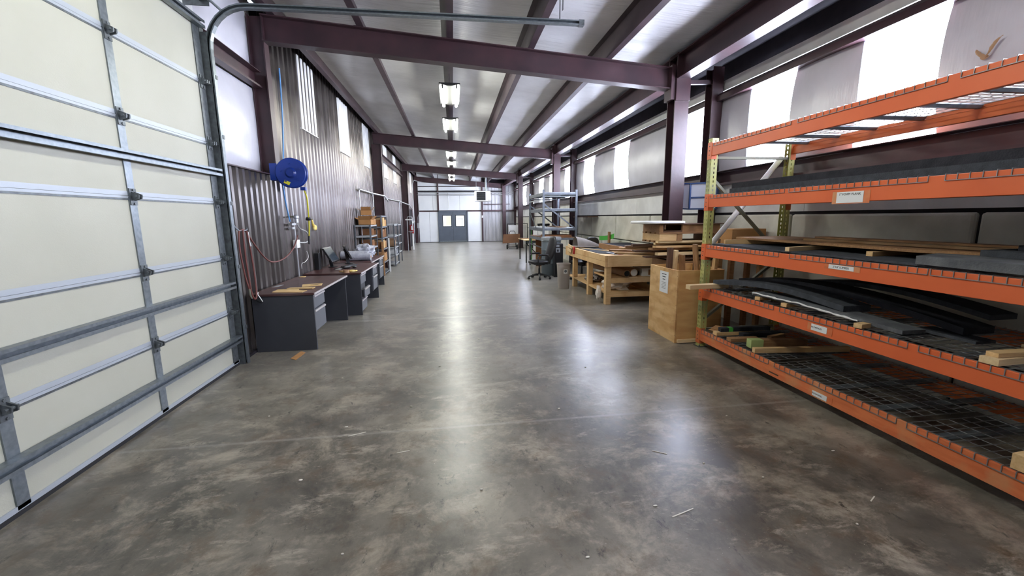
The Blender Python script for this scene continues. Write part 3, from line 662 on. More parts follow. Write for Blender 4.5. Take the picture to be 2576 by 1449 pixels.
MB().blob((0, 0, .03), (.05, .09, .03), .7, 10, 16).build('body', 'black', tg, org=(0, 0, 0), smooth=True); MB().tube(cr([(0, .08, .03), (.05, .16, .02), (.1, .2, .012)]), .008, 8).build('cord', 'black', tg, org=(0, 0, 0), smooth=True)
slab('white_note', [(-2.16, 8.0), (-2.06, 7.98), (-2.05, 8.08), (-2.15, 8.1)], DZ, .003, 'paper', 'white paper note beside the monitor foot', 'paper')
gl = thing('work_glove', 'yellow leather work glove lying flat on the monitor desk', 'glove', (-1.76, 7.56, DZ), .3)
MB().blob((0, 0, .018), (.05, .06, .018), .7, 10, 16).build('palm', 'glove', gl, org=(0, 0, 0), smooth=True)
for j in range(4): MB().tube([(-.036+.024*j, .05, .016), (-.04+.027*j, .1, .014), (-.045+.03*j, .13, .012)], [.012, .012, .007], 8).build('finger', 'glove', gl, org=(0, 0, 0), smooth=True)
MB().tube([(.045, .0, .015), (.08, .03, .014), (.09, .06, .012)], [.014, .012, .008], 8).build('thumb', 'glove', gl, org=(0, 0, 0), smooth=True)
rl = thing('tape_roll', 'tan roll of packing tape on the monitor desk edge', 'tape', (-1.83, 7.46, DZ))
MB().lathe([(.032, 0), (.05, 0), (.05, .048), (.032, .048), (.032, 0)], 24, cap=False).build('tape', 'tubeboard', rl, org=(0, 0, 0), smooth=True)
slab('kraft_wedge', [(-1.98, 7.58), (-1.88, 7.50), (-1.86, 7.55), (-1.93, 7.60)], DZ, .02, 'kraft', 'pale wooden wedge beside the tape roll on the monitor desk', 'scrap')

# ---------------------------------------------------------------- wrap rolls on the third desk
wr1 = thing('wrap_roll', 'thick roll of clear bubble wrap lying across the third desk', 'roll', (-2.0, 9.52, DZ), 0, 'rolls of clear wrap')
MB().tube([(-2.24, 9.55, DZ+.085), (-2.0, 9.54, DZ+.088), (-1.80, 9.53, DZ+.085)], .083, 20).build('wrap', 'film', wr1, smooth=True)
MB().cyl((-2.245, 9.55, DZ+.085), (-1.795, 9.53, DZ+.085), .03, n=14).build('core', 'tubeboard', wr1)
wr2 = thing('wrap_roll', 'long roll of clear bubble wrap behind the shorter one', 'roll', (-2.15, 9.80, DZ), 0, 'rolls of clear wrap')
MB().tube([(-2.48, 9.83, DZ+.1), (-2.2, 9.8, DZ+.105), (-1.9, 9.78, DZ+.1)], .098, 20).build('wrap', 'film', wr2, smooth=True)
MB().cyl((-2.485, 9.83, DZ+.1), (-1.895, 9.78, DZ+.1), .03, n=14).build('core', 'tubeboard', wr2)
def crumple(name, c, r, mat, label, cat, seed, jit=.9, e=.9):
    m = MB().blob(c, r, e, 22, 32, jit, 3.2, 0, seed)
    zb = c[2]-r[2]*.8
    m.v = [(x+.02*noise.noise(Vector((x*14, y*14, z*14))), y, max(zb, z)) for x, y, z in m.v]
    return m.build(name, mat, label=label, cat=cat, smooth=True)
crumple('plastic_sheet', (-2.06, 10.22, DZ+.15), (.22, .2, .17), 'film', 'crumpled clear plastic sheet heaped behind the wrap rolls', 'plastic', 3, .38)

# ---------------------------------------------------------------- hose reel
hr = thing('hose_reel', 'round blue hose reel bolted to the end of the low ribbed wall', 'hose reel', (-2.22, 6.5, 2.28))
cx, cz_ = -2.22, 2.29
def disc(y0, y1, r0, r1, n=36):
    m = MB(); m.tube([(cx, y0, cz_), (cx, y0+.012, cz_), (cx, y1-.012, cz_), (cx, y1, cz_)], [r0*.97, r1, r1, r0*.97], n); return m
disc(6.42, 6.445, .2, .205).build('front_disc', 'blue', hr, smooth=True)
disc(6.50, 6.525, .2, .205).build('rear_disc', 'blue', hr, smooth=True)
MB().cyl((cx, 6.445, cz_), (cx, 6.50, cz_), .15, n=28).build('hose_drum', 'steelblack', hr, smooth=True)
MB().tube([(cx, 6.395, cz_), (cx, 6.42, cz_)], [.05, .075], 24).build('hub', 'blue', hr, smooth=True)
for k in range(5):
    a = .4+k*2*PI/5; MB().cyl((cx+.13*math.cos(a), 6.408, cz_+.13*math.sin(a)), (cx+.13*math.cos(a), 6.42, cz_+.13*math.sin(a)), .012, n=8).build('bolt', 'blue', hr)
MB().bar((cx-.09, 6.416, cz_-.115), (cx-.02, 6.416, cz_-.15), .004, .045).build('warning_label', 'yellow', hr)
MB().box(-2.50, -2.40, 6.44, 6.56, 2.19, 2.42).box(-2.42, cx, 6.48, 6.52, 2.25, 2.30).build('bracket', 'blue', hr, bev=.004)
MB().box(cx+.1, cx+.17, 6.45, 6.52, cz_-.235, cz_-.19).build('hose_guide', 'blue', hr, bev=.006)
yh = thing('yellow_hose', 'yellow air hose hanging down from the blue reel', 'hose', (-2.1, 6.5, 1.3))
MB().tube(cr([(-2.08, 6.49, 2.045), (-2.09, 6.6, 1.95), (-2.12, 6.7, 1.7), (-2.16, 6.8, 1.50), (-2.19, 6.86, 1.40)]), .010, 10).build('tubing', 'yellow', yh, smooth=True)
MB().tube([(-2.19, 6.86, 1.40), (-2.2, 6.87, 1.36), (-2.2, 6.87, 1.27)], [.012, .016, .014], 10).build('coupler', 'black', yh, smooth=True)
MB().lathe([(0, 0), (.03, .0), (.042, .02), (.03, .05), (0, .055)], 16, -2.135, 6.73, 1.63).build('stop_ball', 'black', yh, smooth=True)
MB().tube(cr([(-2.475, 7.10, 3.86), (-2.475, 7.05, 3.2), (-2.47, 6.9, 2.5), (-2.44, 6.72, 2.2), (-2.44, 6.75, 1.9), (-2.46, 6.9, 1.62)]), .011, 10).build('blue_air_line', 'bluehose', smooth=True, label='thin blue air line running down the ribbed wall behind the reel', cat='pipe')
# brown hose on its hook
hs = thing('air_hose', 'red-brown air hose looped over a hook and hanging to the first desk', 'hose', (-2.44, 5.4, .70))
xh = -2.44
MB().tube(cr([(xh+.04, 7.0, 1.40), (xh+.03, 6.8, 1.22), (xh+.02, 6.45, 1.10), (xh, 6.1, 1.08), (xh, 5.85, 1.17), (xh, 5.6, 1.36), (xh, 5.42, 1.52), (xh, 5.32, 1.53), (xh, 5.26, 1.50), (xh, 5.24, 1.30), (xh+.01, 5.27, 1.0), (xh+.02, 5.31, .84)]), .010, 8).build('tubing', 'hose', hs, smooth=True)
MB().tube(cr([(xh+.03, 5.30, 1.53), (xh+.035, 5.28, 1.45), (xh+.03, 5.29, 1.2), (xh+.03, 5.31, .95), (xh+.035, 5.33, .78), (xh+.04, 5.37, .71), (xh+.04, 5.425, .73), (xh+.035, 5.45, .88), (xh+.03, 5.45, 1.1), (xh+.03, 5.42, 1.35), (xh+.03, 5.38, 1.52)]), .010, 8).build('loop', 'hose', hs, smooth=True)
MB().tube([(xh+.02, 5.31, .84), (xh+.02, 5.32, .76), (xh+.03, 5.33, .72)], [.013, .012, .008], 8).build('fitting', 'brace', hs, smooth=True)
MB().tube(cr([(-2.49, 5.22, 1.66), (-2.47, 5.24, 1.58), (-2.44, 5.27, 1.53), (-2.42, 5.34, 1.525), (-2.42, 5.42, 1.54), (-2.44, 5.45, 1.56)]), .008, 8).build('wall_hook', 'galv', smooth=True, label='bent grey steel hook holding the red-brown hose', cat='hook')
MB().tube([(-2.40, 5.40, 1.51), (-2.40, 5.405, 1.4), (-2.40, 5.42, 1.34)], [.005, .005, .009], 8).build('zip_tie', 'white', smooth=True, label='white tie hanging from the hose hook', cat='tie')
# conduit, junction box, cables
cn = thing('conduit', 'white conduit with a junction box rising from the first desk', 'conduit', (-2.47, 7.08, .742))
MB().tube([(-2.475, 7.12, .742), (-2.475, 7.12, 1.20), (-2.475, 7.10, 1.6), (-2.475, 7.08, 1.9)], .012, 8).build('pipe', 'conduit', cn, smooth=True)
MB().box(-2.50, -2.44, 7.05, 7.19, 1.20, 1.33).build('junction_box', 'white', cn, bev=.006)
MB().box(-2.50, -2.44, 6.92, 7.04, 1.50, 1.53).box(-2.50, -2.44, 6.92, 7.10, 1.56, 1.59).build('bracket', 'conduit', cn)
ca = MB().tube(cr([(-2.46, 7.12, 1.62), (-2.44, 7.25, 1.50), (-2.43, 7.5, 1.44), (-2.42, 7.58, 1.33), (-2.43, 7.45, 1.27), (-2.45, 7.2, 1.28)]), .012, 8).build('grey_cable', 'conduit', smooth=True, label='loose grey cable loop beside the yellow hose end', cat='cable')
MB().tube(cr([(-2.47, 7.55, 1.12), (-2.46, 7.58, 1.02), (-2.47, 7.45, .95), (-2.48, 7.3, .93), (-2.48, 7.28, .85)]), .005, 6).build('thin_cable', 'white', smooth=True, label='thin white cable dangling on the ribbed wall above the first desk', cat='cable')
fv = thing('air_regulator', 'grey air regulator on the wall beside the yellow hose', 'regulator', (-2.45, 7.05, 1.6))
MB().lathe([(0, 0), (.03, .0), (.03, .06), (.04, .07), (.04, .1), (.02, .12), (0, .12)], 14, -2.40, 7.0, 1.60).build('bowl', 'conduit', fv, smooth=True); MB().cyl((-2.53, 7.0, 1.69), (-2.38, 7.0, 1.69), .012, n=8).build('fitting', 'brace', fv)
yg = thing('hanging_glove', 'yellow leather glove hanging on the ribbed wall', 'glove', (-2.47, 8.0, 1.45), 0)
MB().blob((-2.45, 8.02, 1.50), (.03, .07, .05), .8, 10, 14).build('palm', 'glove', yg, smooth=True); MB().tube([(-2.46, 7.93, 1.64), (-2.46, 7.96, 1.57), (-2.45, 8.0, 1.51)], [.012, .02, .03], 10).build('cuff', 'glove', yg, smooth=True); MB().cyl((-2.57, 7.93, 1.64), (-2.44, 7.93, 1.65), .006, n=8).build('nail', 'galv', yg)
# conduit runs high on the wall
def run(label, pts, r=.02):
    o = MB().tube(pts, r, 10).build('wall_pipe', 'conduit', smooth=True, label=label, cat='pipe', group='zinc pipes on the ribbed wall'); return o
run('zinc pipe bending around the wall column above the box shelves', [(-2.44, 11.9, 2.42), (-2.44, 13.9, 2.42), (-2.15, 14.3, 2.36), (-2.12, 14.75, 2.22)], .026)
run('thin zinc drop pipe going down behind the cardboard boxes', [(-2.45, 11.95, 2.42), (-2.45, 11.95, 1.0)], .014)
run('thin zinc drop pipe beside the wall column of the box shelves', [(-2.45, 13.9, 2.42), (-2.45, 13.9, .9)], .014)
run('zinc pipe along the second ribbed bay up to the extinguisher column', [(-2.44, 15.8, 2.38), (-2.44, 20.4, 2.43), (-2.14, 22.0, 2.3), (-2.12, 23.2, 2.15)], .026)
run('vertical zinc pipe beside the brown service door', [(-2.4, 27.2, 0.02), (-2.4, 27.2, 3.7), (-2.3, 27.3, 3.95), (-1.9, 28.9, 3.95)], .022)
run('zinc drop pipe over the low grey shelves', [(-2.45, 20.6, 2.4), (-2.45, 20.6, 1.2)], .015)
for z, lb_ in ((3.31, 'upper'), (3.17, 'lower')):
    run('%s of the two zinc pipes crossing the end wall above the door' % lb_, [(-2.3, 29.15, z), (3.7, 29.12, z), (4.05, 28.9, z)], .028)
run('thin zinc pipe dropping to the head of the double door', [(-.26, 29.2, 3.3), (-.26, 29.2, 2.14)], .016)
eb_ = thing('electrical_box', 'grey electrical box on a pipe in the end wall corner', 'electrical box', (-2.28, 28.6, 1.0))
MB().box(-2.33, -2.2, 28.55, 28.7, 1.0, 1.32).build('case', 'conduit', eb_, bev=.006); MB().tube([(-2.27, 28.62, .02), (-2.27, 28.62, 1.0)], .014, 8).build('lower_pipe', 'conduit', eb_, smooth=True); MB().tube([(-2.27, 28.62, 1.32), (-2.27, 28.62, 1.7), (-2.2, 28.9, 1.95), (-2.2, 29.1, 2.6)], .014, 8).build('upper_pipe', 'conduit', eb_, smooth=True)
sw = MB().box(1.96, 2.06, 29.13, 29.18, 1.62, 1.78).build('wall_switch', 'white', label='white switch box on the stud right of the double door', cat='switch', bev=.005)

# ---------------------------------------------------------------- steel shelving
def shelving(name, label, x0, x1, y0, y1, H, levels, mat='shelfsteel', group='grey steel shelving units', deckmat='shelfdeck'):
    r = thing(name, label, 'shelving', ((x0+x1)/2, (y0+y1)/2, 0), 0, group)
    for x, sx in ((x0, 1), (x1, -1)):
        for y, sy in ((y0, 1), (y1, -1)):
            MB().box(x, x+sx*.04, y, y+sy*.004, 0, H).box(x, x+sx*.004, y, y+sy*.04, 0, H).build('upright', mat, r)
    for z in levels:
        m = MB().box(x0+.004, x1-.004, y0+.004, y1-.004, z-.005, z)
        m.box(x0+.004, x1-.004, y0+.004, y0+.008, z-.035, z-.005).box(x0+.004, x1-.004, y1-.008, y1-.004, z-.035, z-.005).box(x0+.004, x0+.008, y0+.008, y1-.008, z-.035, z-.005).box(x1-.008, x1-.004, y0+.008, y1-.008, z-.035, z-.005)
        m.build('shelf', deckmat, r)
    return r
shelving('shelving_unit', 'grey steel shelving unit with torn cardboard boxes on top, behind the third desk', -2.54, -2.12, 11.45, 12.38, 1.49, (.1, .45, .9, 1.2, 1.48))
shelving('shelving_unit', 'tall grey steel shelving unit filled with small brown boxes', -2.52, -2.0, 12.5, 13.45, 1.74, (.08, .4, .78, 1.1, 1.42, 1.73), deckmat='shelfsteel')
shelving('shelving_unit', 'low grey steel shelving unit holding the paper rolls', -2.5, -2.0, 15.0, 15.95, 1.44, (.1, .38, .66, 1.05, 1.43))
shelving('shelving_unit', 'empty low grey steel shelving unit towards the extinguisher column', -2.5, -2.0, 16.05, 16.98, 1.44, (.42, .74, 1.05, 1.43))
def carton(label, x0, x1, y0, y1, z, h, mat='card', rz=0., flaps=False, group='brown cardboard boxes'):
    r = thing('cardboard_box', label, 'box', ((x0+x1)/2, (y0+y1)/2, z), rz, group)
    a, b = (x1-x0)/2, (y1-y0)/2
    if not flaps:
        MB().box(-a, a, -b, b, 0, h).build('carton', mat, r, org=(0, 0, 0), bev=.004)
        MB().box(-a-.001, a+.001, -.025, .025, h-.05, h+.001).build('tape_strip', 'tubeboard', r, org=(0, 0, 0))
    else:
        m = MB().box(-a, a, -b, b, 0, .006); m.box(-a, -a+.006, -b, b, 0, h).box(a-.006, a, -b, b, 0, h).box(-a, a, -b, -b+.006, 0, h).box(-a, a, b-.006, b, 0, h)
        m.build('carton', mat, r, org=(0, 0, 0))
        for sx, dx in ((-1, 1), (1, 1)):
            MB().bar((sx*a, 0, h), (sx*(a+.09), 0, h+.07+.02*sx), 2*b*.9, .005).build('flap', mat, r, org=(0, 0, 0))
        MB().bar((0, -b, h), (0, -b-.07, h+.09), 2*a*.92, .005).build('flap', mat, r, org=(0, 0, 0))
        MB().bar((0, b, h), (0.03, b+.05, h+.10), 2*a*.8, .005).build('flap', mat, r, org=(0, 0, 0))
    return r
carton('open brown carton lying low across the top of the first shelving unit', -2.43, -2.12, 11.5, 11.95, 1.493, .13, flaps=True)
carton('torn brown carton tipped on top of the open carton', -2.40, -2.14, 11.60, 11.92, 1.74, .12, rz=.15, flaps=True)
carton('brown carton on the first shelving unit top beside the open ones', -2.40, -2.14, 12.08, 12.36, 1.482, .16)
for z, n in ((.405, 3), (.785, 3), (1.105, 3), (1.425, 3)):
    for k in range(n):
        y0 = 12.54+k*.3
        nm = {.405: 'lowest', .785: 'second', 1.105: 'third', 1.425: 'uppermost'}[z]
        carton('small carton on the %s filled shelf of the tall unit, %s' % (nm, ('beside the lower unit', 'middle one', 'at column end')[k]), -2.36, -2.03+random.uniform(-.03, .02), y0, y0+.26, z, .18+random.uniform(0, .07), random.choice(('card', 'kraft', 'card2')), random.uniform(-.08, .08))
for z in (.905, 1.205): carton('brown carton at the back of the first shelving unit on the %s shelf' % ('third' if z < 1 else 'fourth'), -2.5, -2.2, 12.0, 12.34, z, .17, 'card2')
MB().box(-2.04, -1.98, 12.42, 12.46, .02, 1.0).build('leaning_board', 'oldwood', label='narrow brown board standing between the two box shelving units', cat='board', bev=.002)
MB().box(-2.05, -1.97, 13.5, 13.54, .0, 1.05).build('white_strip', 'board', label='narrow white board standing past the tall box shelving', cat='board')
def proll(label, c, r, L_, mat):
    t = thing('paper_roll', label, 'roll', (c[0], c[1], c[2]+.002), 0, 'paper rolls on the low shelving')
    MB().lathe([(.03, -L_/2), (r, -L_/2), (r, L_/2), (.03, L_/2), (.03, -L_/2)], 24, cap=False).build('paper', mat, t, org=(0, 0, -r), smooth=True)
    o = t.children[0]; o.location = (0, 0, r); o.rotation_euler = (0, PI/2, 0); o.data.transform(Matrix.Translation((0, 0, -r)))
    return t
proll('brown paper roll lying on the low shelving', (-2.24, 15.3, .66), .15, .4, 'tubeboard')
proll('white paper roll lying beneath the brown roll', (-2.24, 15.3, .38), .13, .42, 'paper')
proll('white plastic roll at the far end of the roll shelf', (-2.2, 15.75, .38), .1, .34, 'film')
MB().box(-2.495, -2.47, 15.6, 15.75, 1.55, 1.85).build('wall_notice', 'paper', label='narrow white notice on the ribbed wall above the roll shelving', cat='notice')
for k in range(2):
    plank('shelf_plate', .8, .1, .012, 'shelfdeck', (-2.40+.2*k, 16.15, 1.432), 1.5, label='loose grey %s plate lying on the empty low shelving' % ('wide', 'second')[k], cat='plate')

# wall lamp stand and extinguisher at the second wall column
ws = thing('wash_station', 'white dish on a bent pipe in front of the extinguisher column', 'eyewash', (-2.1, 21.2, 0))
MB().tube([(-2.2, 21.2, .02), (-2.2, 21.2, 1.62), (-2.16, 21.2, 1.72), (-2.0, 21.2, 1.73), (-1.96, 21.2, 1.68), (-1.96, 21.2, 1.2)], .018, 8).build('pipe', 'conduit', ws, smooth=True)
MB().box(-2.28, -1.95, 21.12, 21.3, 1.55, 1.60).build('dish', 'white', ws, bev=.01)
MB().lathe([(.02, 0), (.09, .03), (.13, .07), (.12, .07), (.0, .03)], 18, -2.04, 21.2, .95).build('bowl', 'conduit', ws, smooth=True)
fx = thing('fire_extinguisher', 'red fire extinguisher with white tags on the far wall column', 'fire extinguisher', (-2.09, 22.5, .88))
MB().lathe([(0, 0), (.07, .0), (.075, .02), (.075, .38), (.05, .44), (.025, .47), (.025, .5), (0, .5)], 18, -2.09, 22.5, .88).build('cylinder', 'red', fx, smooth=True)
MB().box(-2.13, -2.05, 22.47, 22.52, 1.38, 1.44).bar((-2.09, 22.5, 1.44), (-1.99, 22.48, 1.5), .03, .02).build('valve', 'black', fx)
MB().tube([(-2.09, 22.5, 1.4), (-2.01, 22.47, 1.36), (-2.0, 22.47, 1.1)], .012, 8).build('hose', 'black', fx, smooth=True)
MB().box(-2.14, -2.04, 22.42, 22.425, 1.05, 1.25).build('label_plate', 'paper', fx); MB().bar((-2.05, 22.42, 1.40), (-1.96, 22.42, 1.50), .004, .1).build('tag', 'paper', fx)
MB().box(-2.212, -2.16, 22.47, 22.53, .9, 1.3).build('wall_bracket', 'red', fx)
MB().cyl((-2.08, 22.5, 0.02), (-2.08, 22.5, .86), .045, n=14).build('white_post', 'white', smooth=True, label='short white tube standing below the fire extinguisher', cat='tube')

# heater under the roof at the end wall
ht = thing('unit_heater', 'cream box heater with black louvres hung under the end of the roof', 'heater', (1.82, 26.0, 2.6))
MB().box(1.35, 2.29, 25.7, 26.4, 2.60, 3.21).build('casing', 'heater', ht, bev=.015)
MB().box(1.46, 1.98, 25.68, 25.705, 2.66, 3.15).build('opening', 'dark', ht)
for k in range(8): MB().bar((1.46, 25.68, 2.70+k*.058), (1.98, 25.68, 2.70+k*.058), .03, .006, (0, .6, 1)).build('louvre', 'galvdark', ht)
MB().box(2.0, 2.28, 25.69, 25.7, 2.62, 3.2).build('access_panel', 'heater', ht); MB().box(2.12, 2.24, 25.685, 25.69, 2.66, 2.68).build('badge', 'dark', ht)
MB().cyl((2.05, 26.0, 3.21), (2.05, 26.0, 4.0), .06, n=16).build('flue', 'galv', ht, smooth=True)
for x in (1.45, 2.2): MB().cyl((x, 25.9, 3.21), (x, 25.9, 4.31), .008, n=6).build('hanger_rod', 'galvdark', ht)
MB().tube([(2.33, 26.0, 2.7), (2.36, 26.0, 2.3), (2.36, 26.1, 2.05)], .012, 8).build('gas_line', 'steelblack', ht, smooth=True)

# ================================================================ PALLET RACK
RX0, RX1, RY0, RY1 = 3.05, 4.14, 1.14, 4.86
LV = (.225, .775, 1.288, 1.882, 2.480)             # deck heights
rk = thing('pallet_rack', 'tall orange pallet rack with olive posts and wire decks', 'rack', ((RX0+RX1)/2, 3.0, 0))
def post(x, y, sx, sy, H=2.54):                    # C-shaped post, webs pierced with real slots
    m = MB(); t = .004; W_ = .078
    cut_a = [0, .017, .027, .051, .061, .078]       # two rows of slots on the aisle face
    cut_b = [0, .034, .046, .078]                   # one row on the side faces
    zs = []; z = .05
    while z < H-.04: zs.append((z, z+.026)); z += .0508
    def face(cuts, holes, fn):
        zc = [0]+[q for p in zs for q in p]+[H]
        for i in range(len(zc)-1):
            solid = i % 2 == 0
            for j in range(len(cuts)-1):
                if not solid and j in holes: continue
                a0, a1, b0, b1 = cuts[j], cuts[j+1], zc[i], zc[i+1]
                if solid and j > 0: continue
                if solid: a1 = cuts[-1]
                m.add([fn(a0, b0), fn(a1, b0), fn(a1, b1), fn(a0, b1)], [(0, 1, 2, 3)])
    face(cut_a, (1, 3), lambda a, b: (x, y+sy*a, b))
    face(cut_b, (1,), lambda a, b: (x+sx*a, y, b))
    face(cut_b, (1,), lambda a, b: (x+sx*a, y+sy*.078, b))
    return m
for x, sx in ((RX0, 1), (RX1, -1)):
    for y, sy in ((RY1-.078, 1), (RY0, 1)):
        p_ = post(x, y, sx, sy).build('post', 'post', rk)
        md = p_.modifiers.new('thickness', 'SOLIDIFY'); md.thickness = .002
        MB().box(x-.02*sx, x+.1*sx, y-.02, y+.1, 0, .006).build('foot_plate', 'galvdark', p_)
        MB().cyl((x-.008*sx, y-.012, .006), (x-.008*sx, y-.012, .03), .009, n=6).build('anchor_bolt', 'galv', p_)
for y in (RY1-.04, RY0+.04):
    for p, q in (((3.1, 2.32), (4.1, 2.32)), ((3.1, 2.08), (4.08, 1.15)), ((4.08, 1.10), (3.1, .35)), ((3.1, .22), (4.1, .22))):
        MB().bar((p[0], y, p[1]), (q[0], y, q[1]), .03, .04, (0, 1, 0)).build('brace', 'brace', rk)
for k, z in enumerate(LV):
    for x, sx in ((RX0, 1), (RX1, -1)):
        mt = 'orangeworn' if k == 0 else 'orange'
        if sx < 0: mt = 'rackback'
        ya, yb = RY0+.08, RY1-.08
        # step beam: tall outer wall, step for the deck
        hb = -.14 if sx > 0 else -.112
        prof = [(0, hb), (.04, hb), (.04, -.028), (.022, -.028), (.022, .0), (0, .0)]
        b_ = MB().prism(prof, lambda a, b: (x+sx*(a-.004), RY0+.04, z+b), lambda a, b: (x+sx*(a-.004), RY1-.04, z+b)).build('beam', mt, rk, bev=.003)
        if sx < 0:
            for dz in (-.05, -.09): MB().box(x+.003, x+.006, ya, yb, z+dz-.003, z+dz+.003).build('groove', 'darkwood', b_)
        for yy in (RY1-.078, RY0):
            MB().box(x-sx*.008, x-sx*.001, yy, yy+.078, z-.18, z+.015).box(min(x-sx*.008, x+sx*.06), max(x-sx*.008, x+sx*.06), yy-.004 if yy > 3 else yy+.078, yy if yy > 3 else yy+.082, z-.18, z+.015).build('end_connector', mt, b_)
            for rz_ in (-.13, -.08, -.03): MB().cyl((x-sx*.008, yy+.04, z+rz_), (x-sx*.012, yy+.04, z+rz_), .006, n=8).build('rivet', 'galvdark', b_)
# wire decks, three to a level: wires run over the front beam and down its step
def deck_mesh(W_=1.15):
    m = MB(); x0, x1 = RX0-.0075, RX1+.004; r = .0042
    n = 18
    for i in range(n+1):
        y = W_*i/n
        m.bar((x0, y, .004), (x1, y, .004), r, r)
        m.bar((x0, y, .004), (x0, y, -.038), r, r, (0, 1, 0))
    for i in range(11):
        x = x0+.03+(x1-x0-.06)*i/10
        m.bar((x, 0, -.001), (x, W_, -.001), r, r)
    m.bar((x0-.003, 0, -.036), (x0-.003, W_, -.036), r, r)
    return m.mesh('wire_deck', 'wire')
def chan_mesh(W_=1.15):
    m = MB()
    for i in range(3):
        y = W_*(.15+.35*i)
        m.prism([(-.035, -.006), (.035, -.006), (.035, -.012), (.016, -.034), (-.016, -.034), (-.035, -.012)], lambda a, b: (RX0+.04, y+a, b), lambda a, b: (RX1-.04, y+a, b))
    return m
dm = deck_mesh(); cm = chan_mesh().mesh('support_channels', 'galv')
for k, z in enumerate(LV):
    off = random.uniform(-.02, .02)
    for y0 in (3.60, (2.30 if k == 2 else 2.385)+off, 1.15):
        d = put('wire_deck', dm, rk, (-wloc(rk)[0], y0-3.0, z+.001)); d['kind'] = 'stuff'
        put('support_channels', cm, d, (0, 0, 0))
# shelf labels
def tag_(txt, y, z, w_, h, size, dy=0, dz=0, tape=True):
    if tape: MB().box(RX0-.0062, RX0-.005, y-w_/2-.05, y+w_/2+.04, z-h/2-.006, z+h/2+.004).build('tape_strip', 'orangeworn', rk)
    t = MB().box(RX0-.0085, RX0-.0062, y-w_/2, y+w_/2, z-h/2, z+h/2).build('shelf_label', 'paper', rk)
    lettering('lettering', txt, size, Vector((RX0-.0090, y+dy, z+dz))-Vector(wloc(rk)), t)
tag_('1" FOAM PLANK', 2.935, 1.775, .225, .085, .0255, 0, .023)
tag_('2"X4" LUMBER', 2.937, 1.226, .222, .034, .0225)
tag_('PLYWOOD', 3.073, .690, .155, .055, .021, .022, .0)
tag_('PLYWOOD', 2.995, .122, .145, .044, .020, .022, .0)
MB().box(RX0-.0062, RX0-.005, 3.46, 3.58, .115, .128).build('stencil_mark', 'darkwood', rk)

# ---------------------------------------------------------------- stock on the rack
def bent(name, y0, y1, x0, x1, t, zf, mat, label, cat, group=None, n=16, parent=None, dx=0.):
    m = MB(); ring = []
    for i in range(n+1):
        u = i/n; y = y0+(y1-y0)*u; z = zf(u); s = dx*u
        ring.append([(x0+s, y, z), (x1+s, y, z), (x1+s, y, z+t), (x0+s, y, z+t)])
    for a, b in zip(ring[:-1], ring[1:]): m.add(a+b, [(0, 1, 5, 4), (1, 2, 6, 5), (2, 3, 7, 6), (3, 0, 4, 7)])
    m.add(ring[0], [(3, 2, 1, 0)]); m.add(ring[-1], [(0, 1, 2, 3)])
    return m.build(name, mat, parent, label=label, cat=cat, group=group)
Z2 = LV[3]+.009; Z3 = LV[2]+.009; Z4 = LV[1]+.009; Z5 = LV[0]+.009
bent('foam_plank', 4.58, 1.3, 3.17, 4.05, .056, lambda u: Z2, 'foam', 'lower charcoal foam plank on the rack shelf marked foam plank', 'foam', 'charcoal foam planks')
bent('foam_plank', 4.56, 1.3, 3.18, 4.05, .06, lambda u: Z2+.0565, 'foam2', 'upper charcoal foam plank on the rack shelf marked foam plank', 'foam', 'charcoal foam planks')
# lumber shelf
bent('foam_sheet', 4.72, 2.1, 3.09, 4.08, .014, lambda u: Z3, 'foam', 'thin charcoal foam sheet lining the lumber shelf', 'foam')
Z3b = Z3+.0145
plank('lumber_board', .9, .038, .05, 'pine', (3.17, 4.60, Z3b), math.radians(-12), label='short pine batten across the lumber shelf at the olive post', cat='lumber', group='pine battens')
plank('lumber_board', .95, .04, .038, 'pine2', (3.06, 3.52, Z3b), math.radians(14), label='pine batten poking out under the plywood sheet on the lumber shelf', cat='lumber', group='pine battens')
plank('lumber_board', .9, .05, .038, 'pine', (3.3, 2.95, Z3b), math.radians(5), label='pine batten under the near middle of the plywood sheet', cat='lumber', group='pine battens')
def sheet_pts(name, pts, z, t, mat, label, cat, lift=None): return slab(name, pts, z, t, mat, label, cat, lift=lift)
sheet_pts('plywood_sheet', [(3.40, 4.72), (3.36, 2.70), (3.50, 2.2), (4.06, 2.25), (4.06, 4.78)], Z3b+.051, .022, 'oldwood', 'aged plywood sheet lying on battens on the lumber shelf', 'plywood')
plank('lumber_board', 2.0, .14, .024, 'oldwood', (3.95, 4.1, Z3b+.074), math.radians(-88), label='rough brown plank at the back of the lumber shelf', cat='lumber')
plank('lumber_board', 1.6, .12, .02, 'pine', (3.62, 3.9, Z3b+.074), math.radians(-86), label='thin tan plank lying on the aged plywood', cat='lumber')
sheet_pts('foam_slab', [(3.07, 2.42), (3.02, 1.3), (3.62, 1.25), (3.72, 2.0), (3.60, 2.62)], Z3b, .055, 'foamgrey', 'dusty grey foam slab with ragged edge on the lumber shelf', 'foam', [0, 0, 0, 0, 0])
sheet_pts('foam_slab', [(3.40, 2.30), (3.30, 1.22), (3.95, 1.2), (3.98, 2.35)], Z3b+.056, .04, 'foam', 'charcoal foam slab stacked on the dusty grey slab', 'foam')
sheet_pts('foam_slab', [(3.5, 2.18), (3.42, 1.22), (3.95, 1.2), (3.95, 2.22)], Z3b+.097, .035, 'foam2', 'upper black foam slab of the stack on the lumber shelf', 'foam')
MB().box(3.62, 4.0, 1.3, 1.95, Z3b+.133, Z3b+.21).build('foam_block', 'foam2', label='black foam block on top of the slab stack on the lumber shelf', cat='foam', bev=.004)
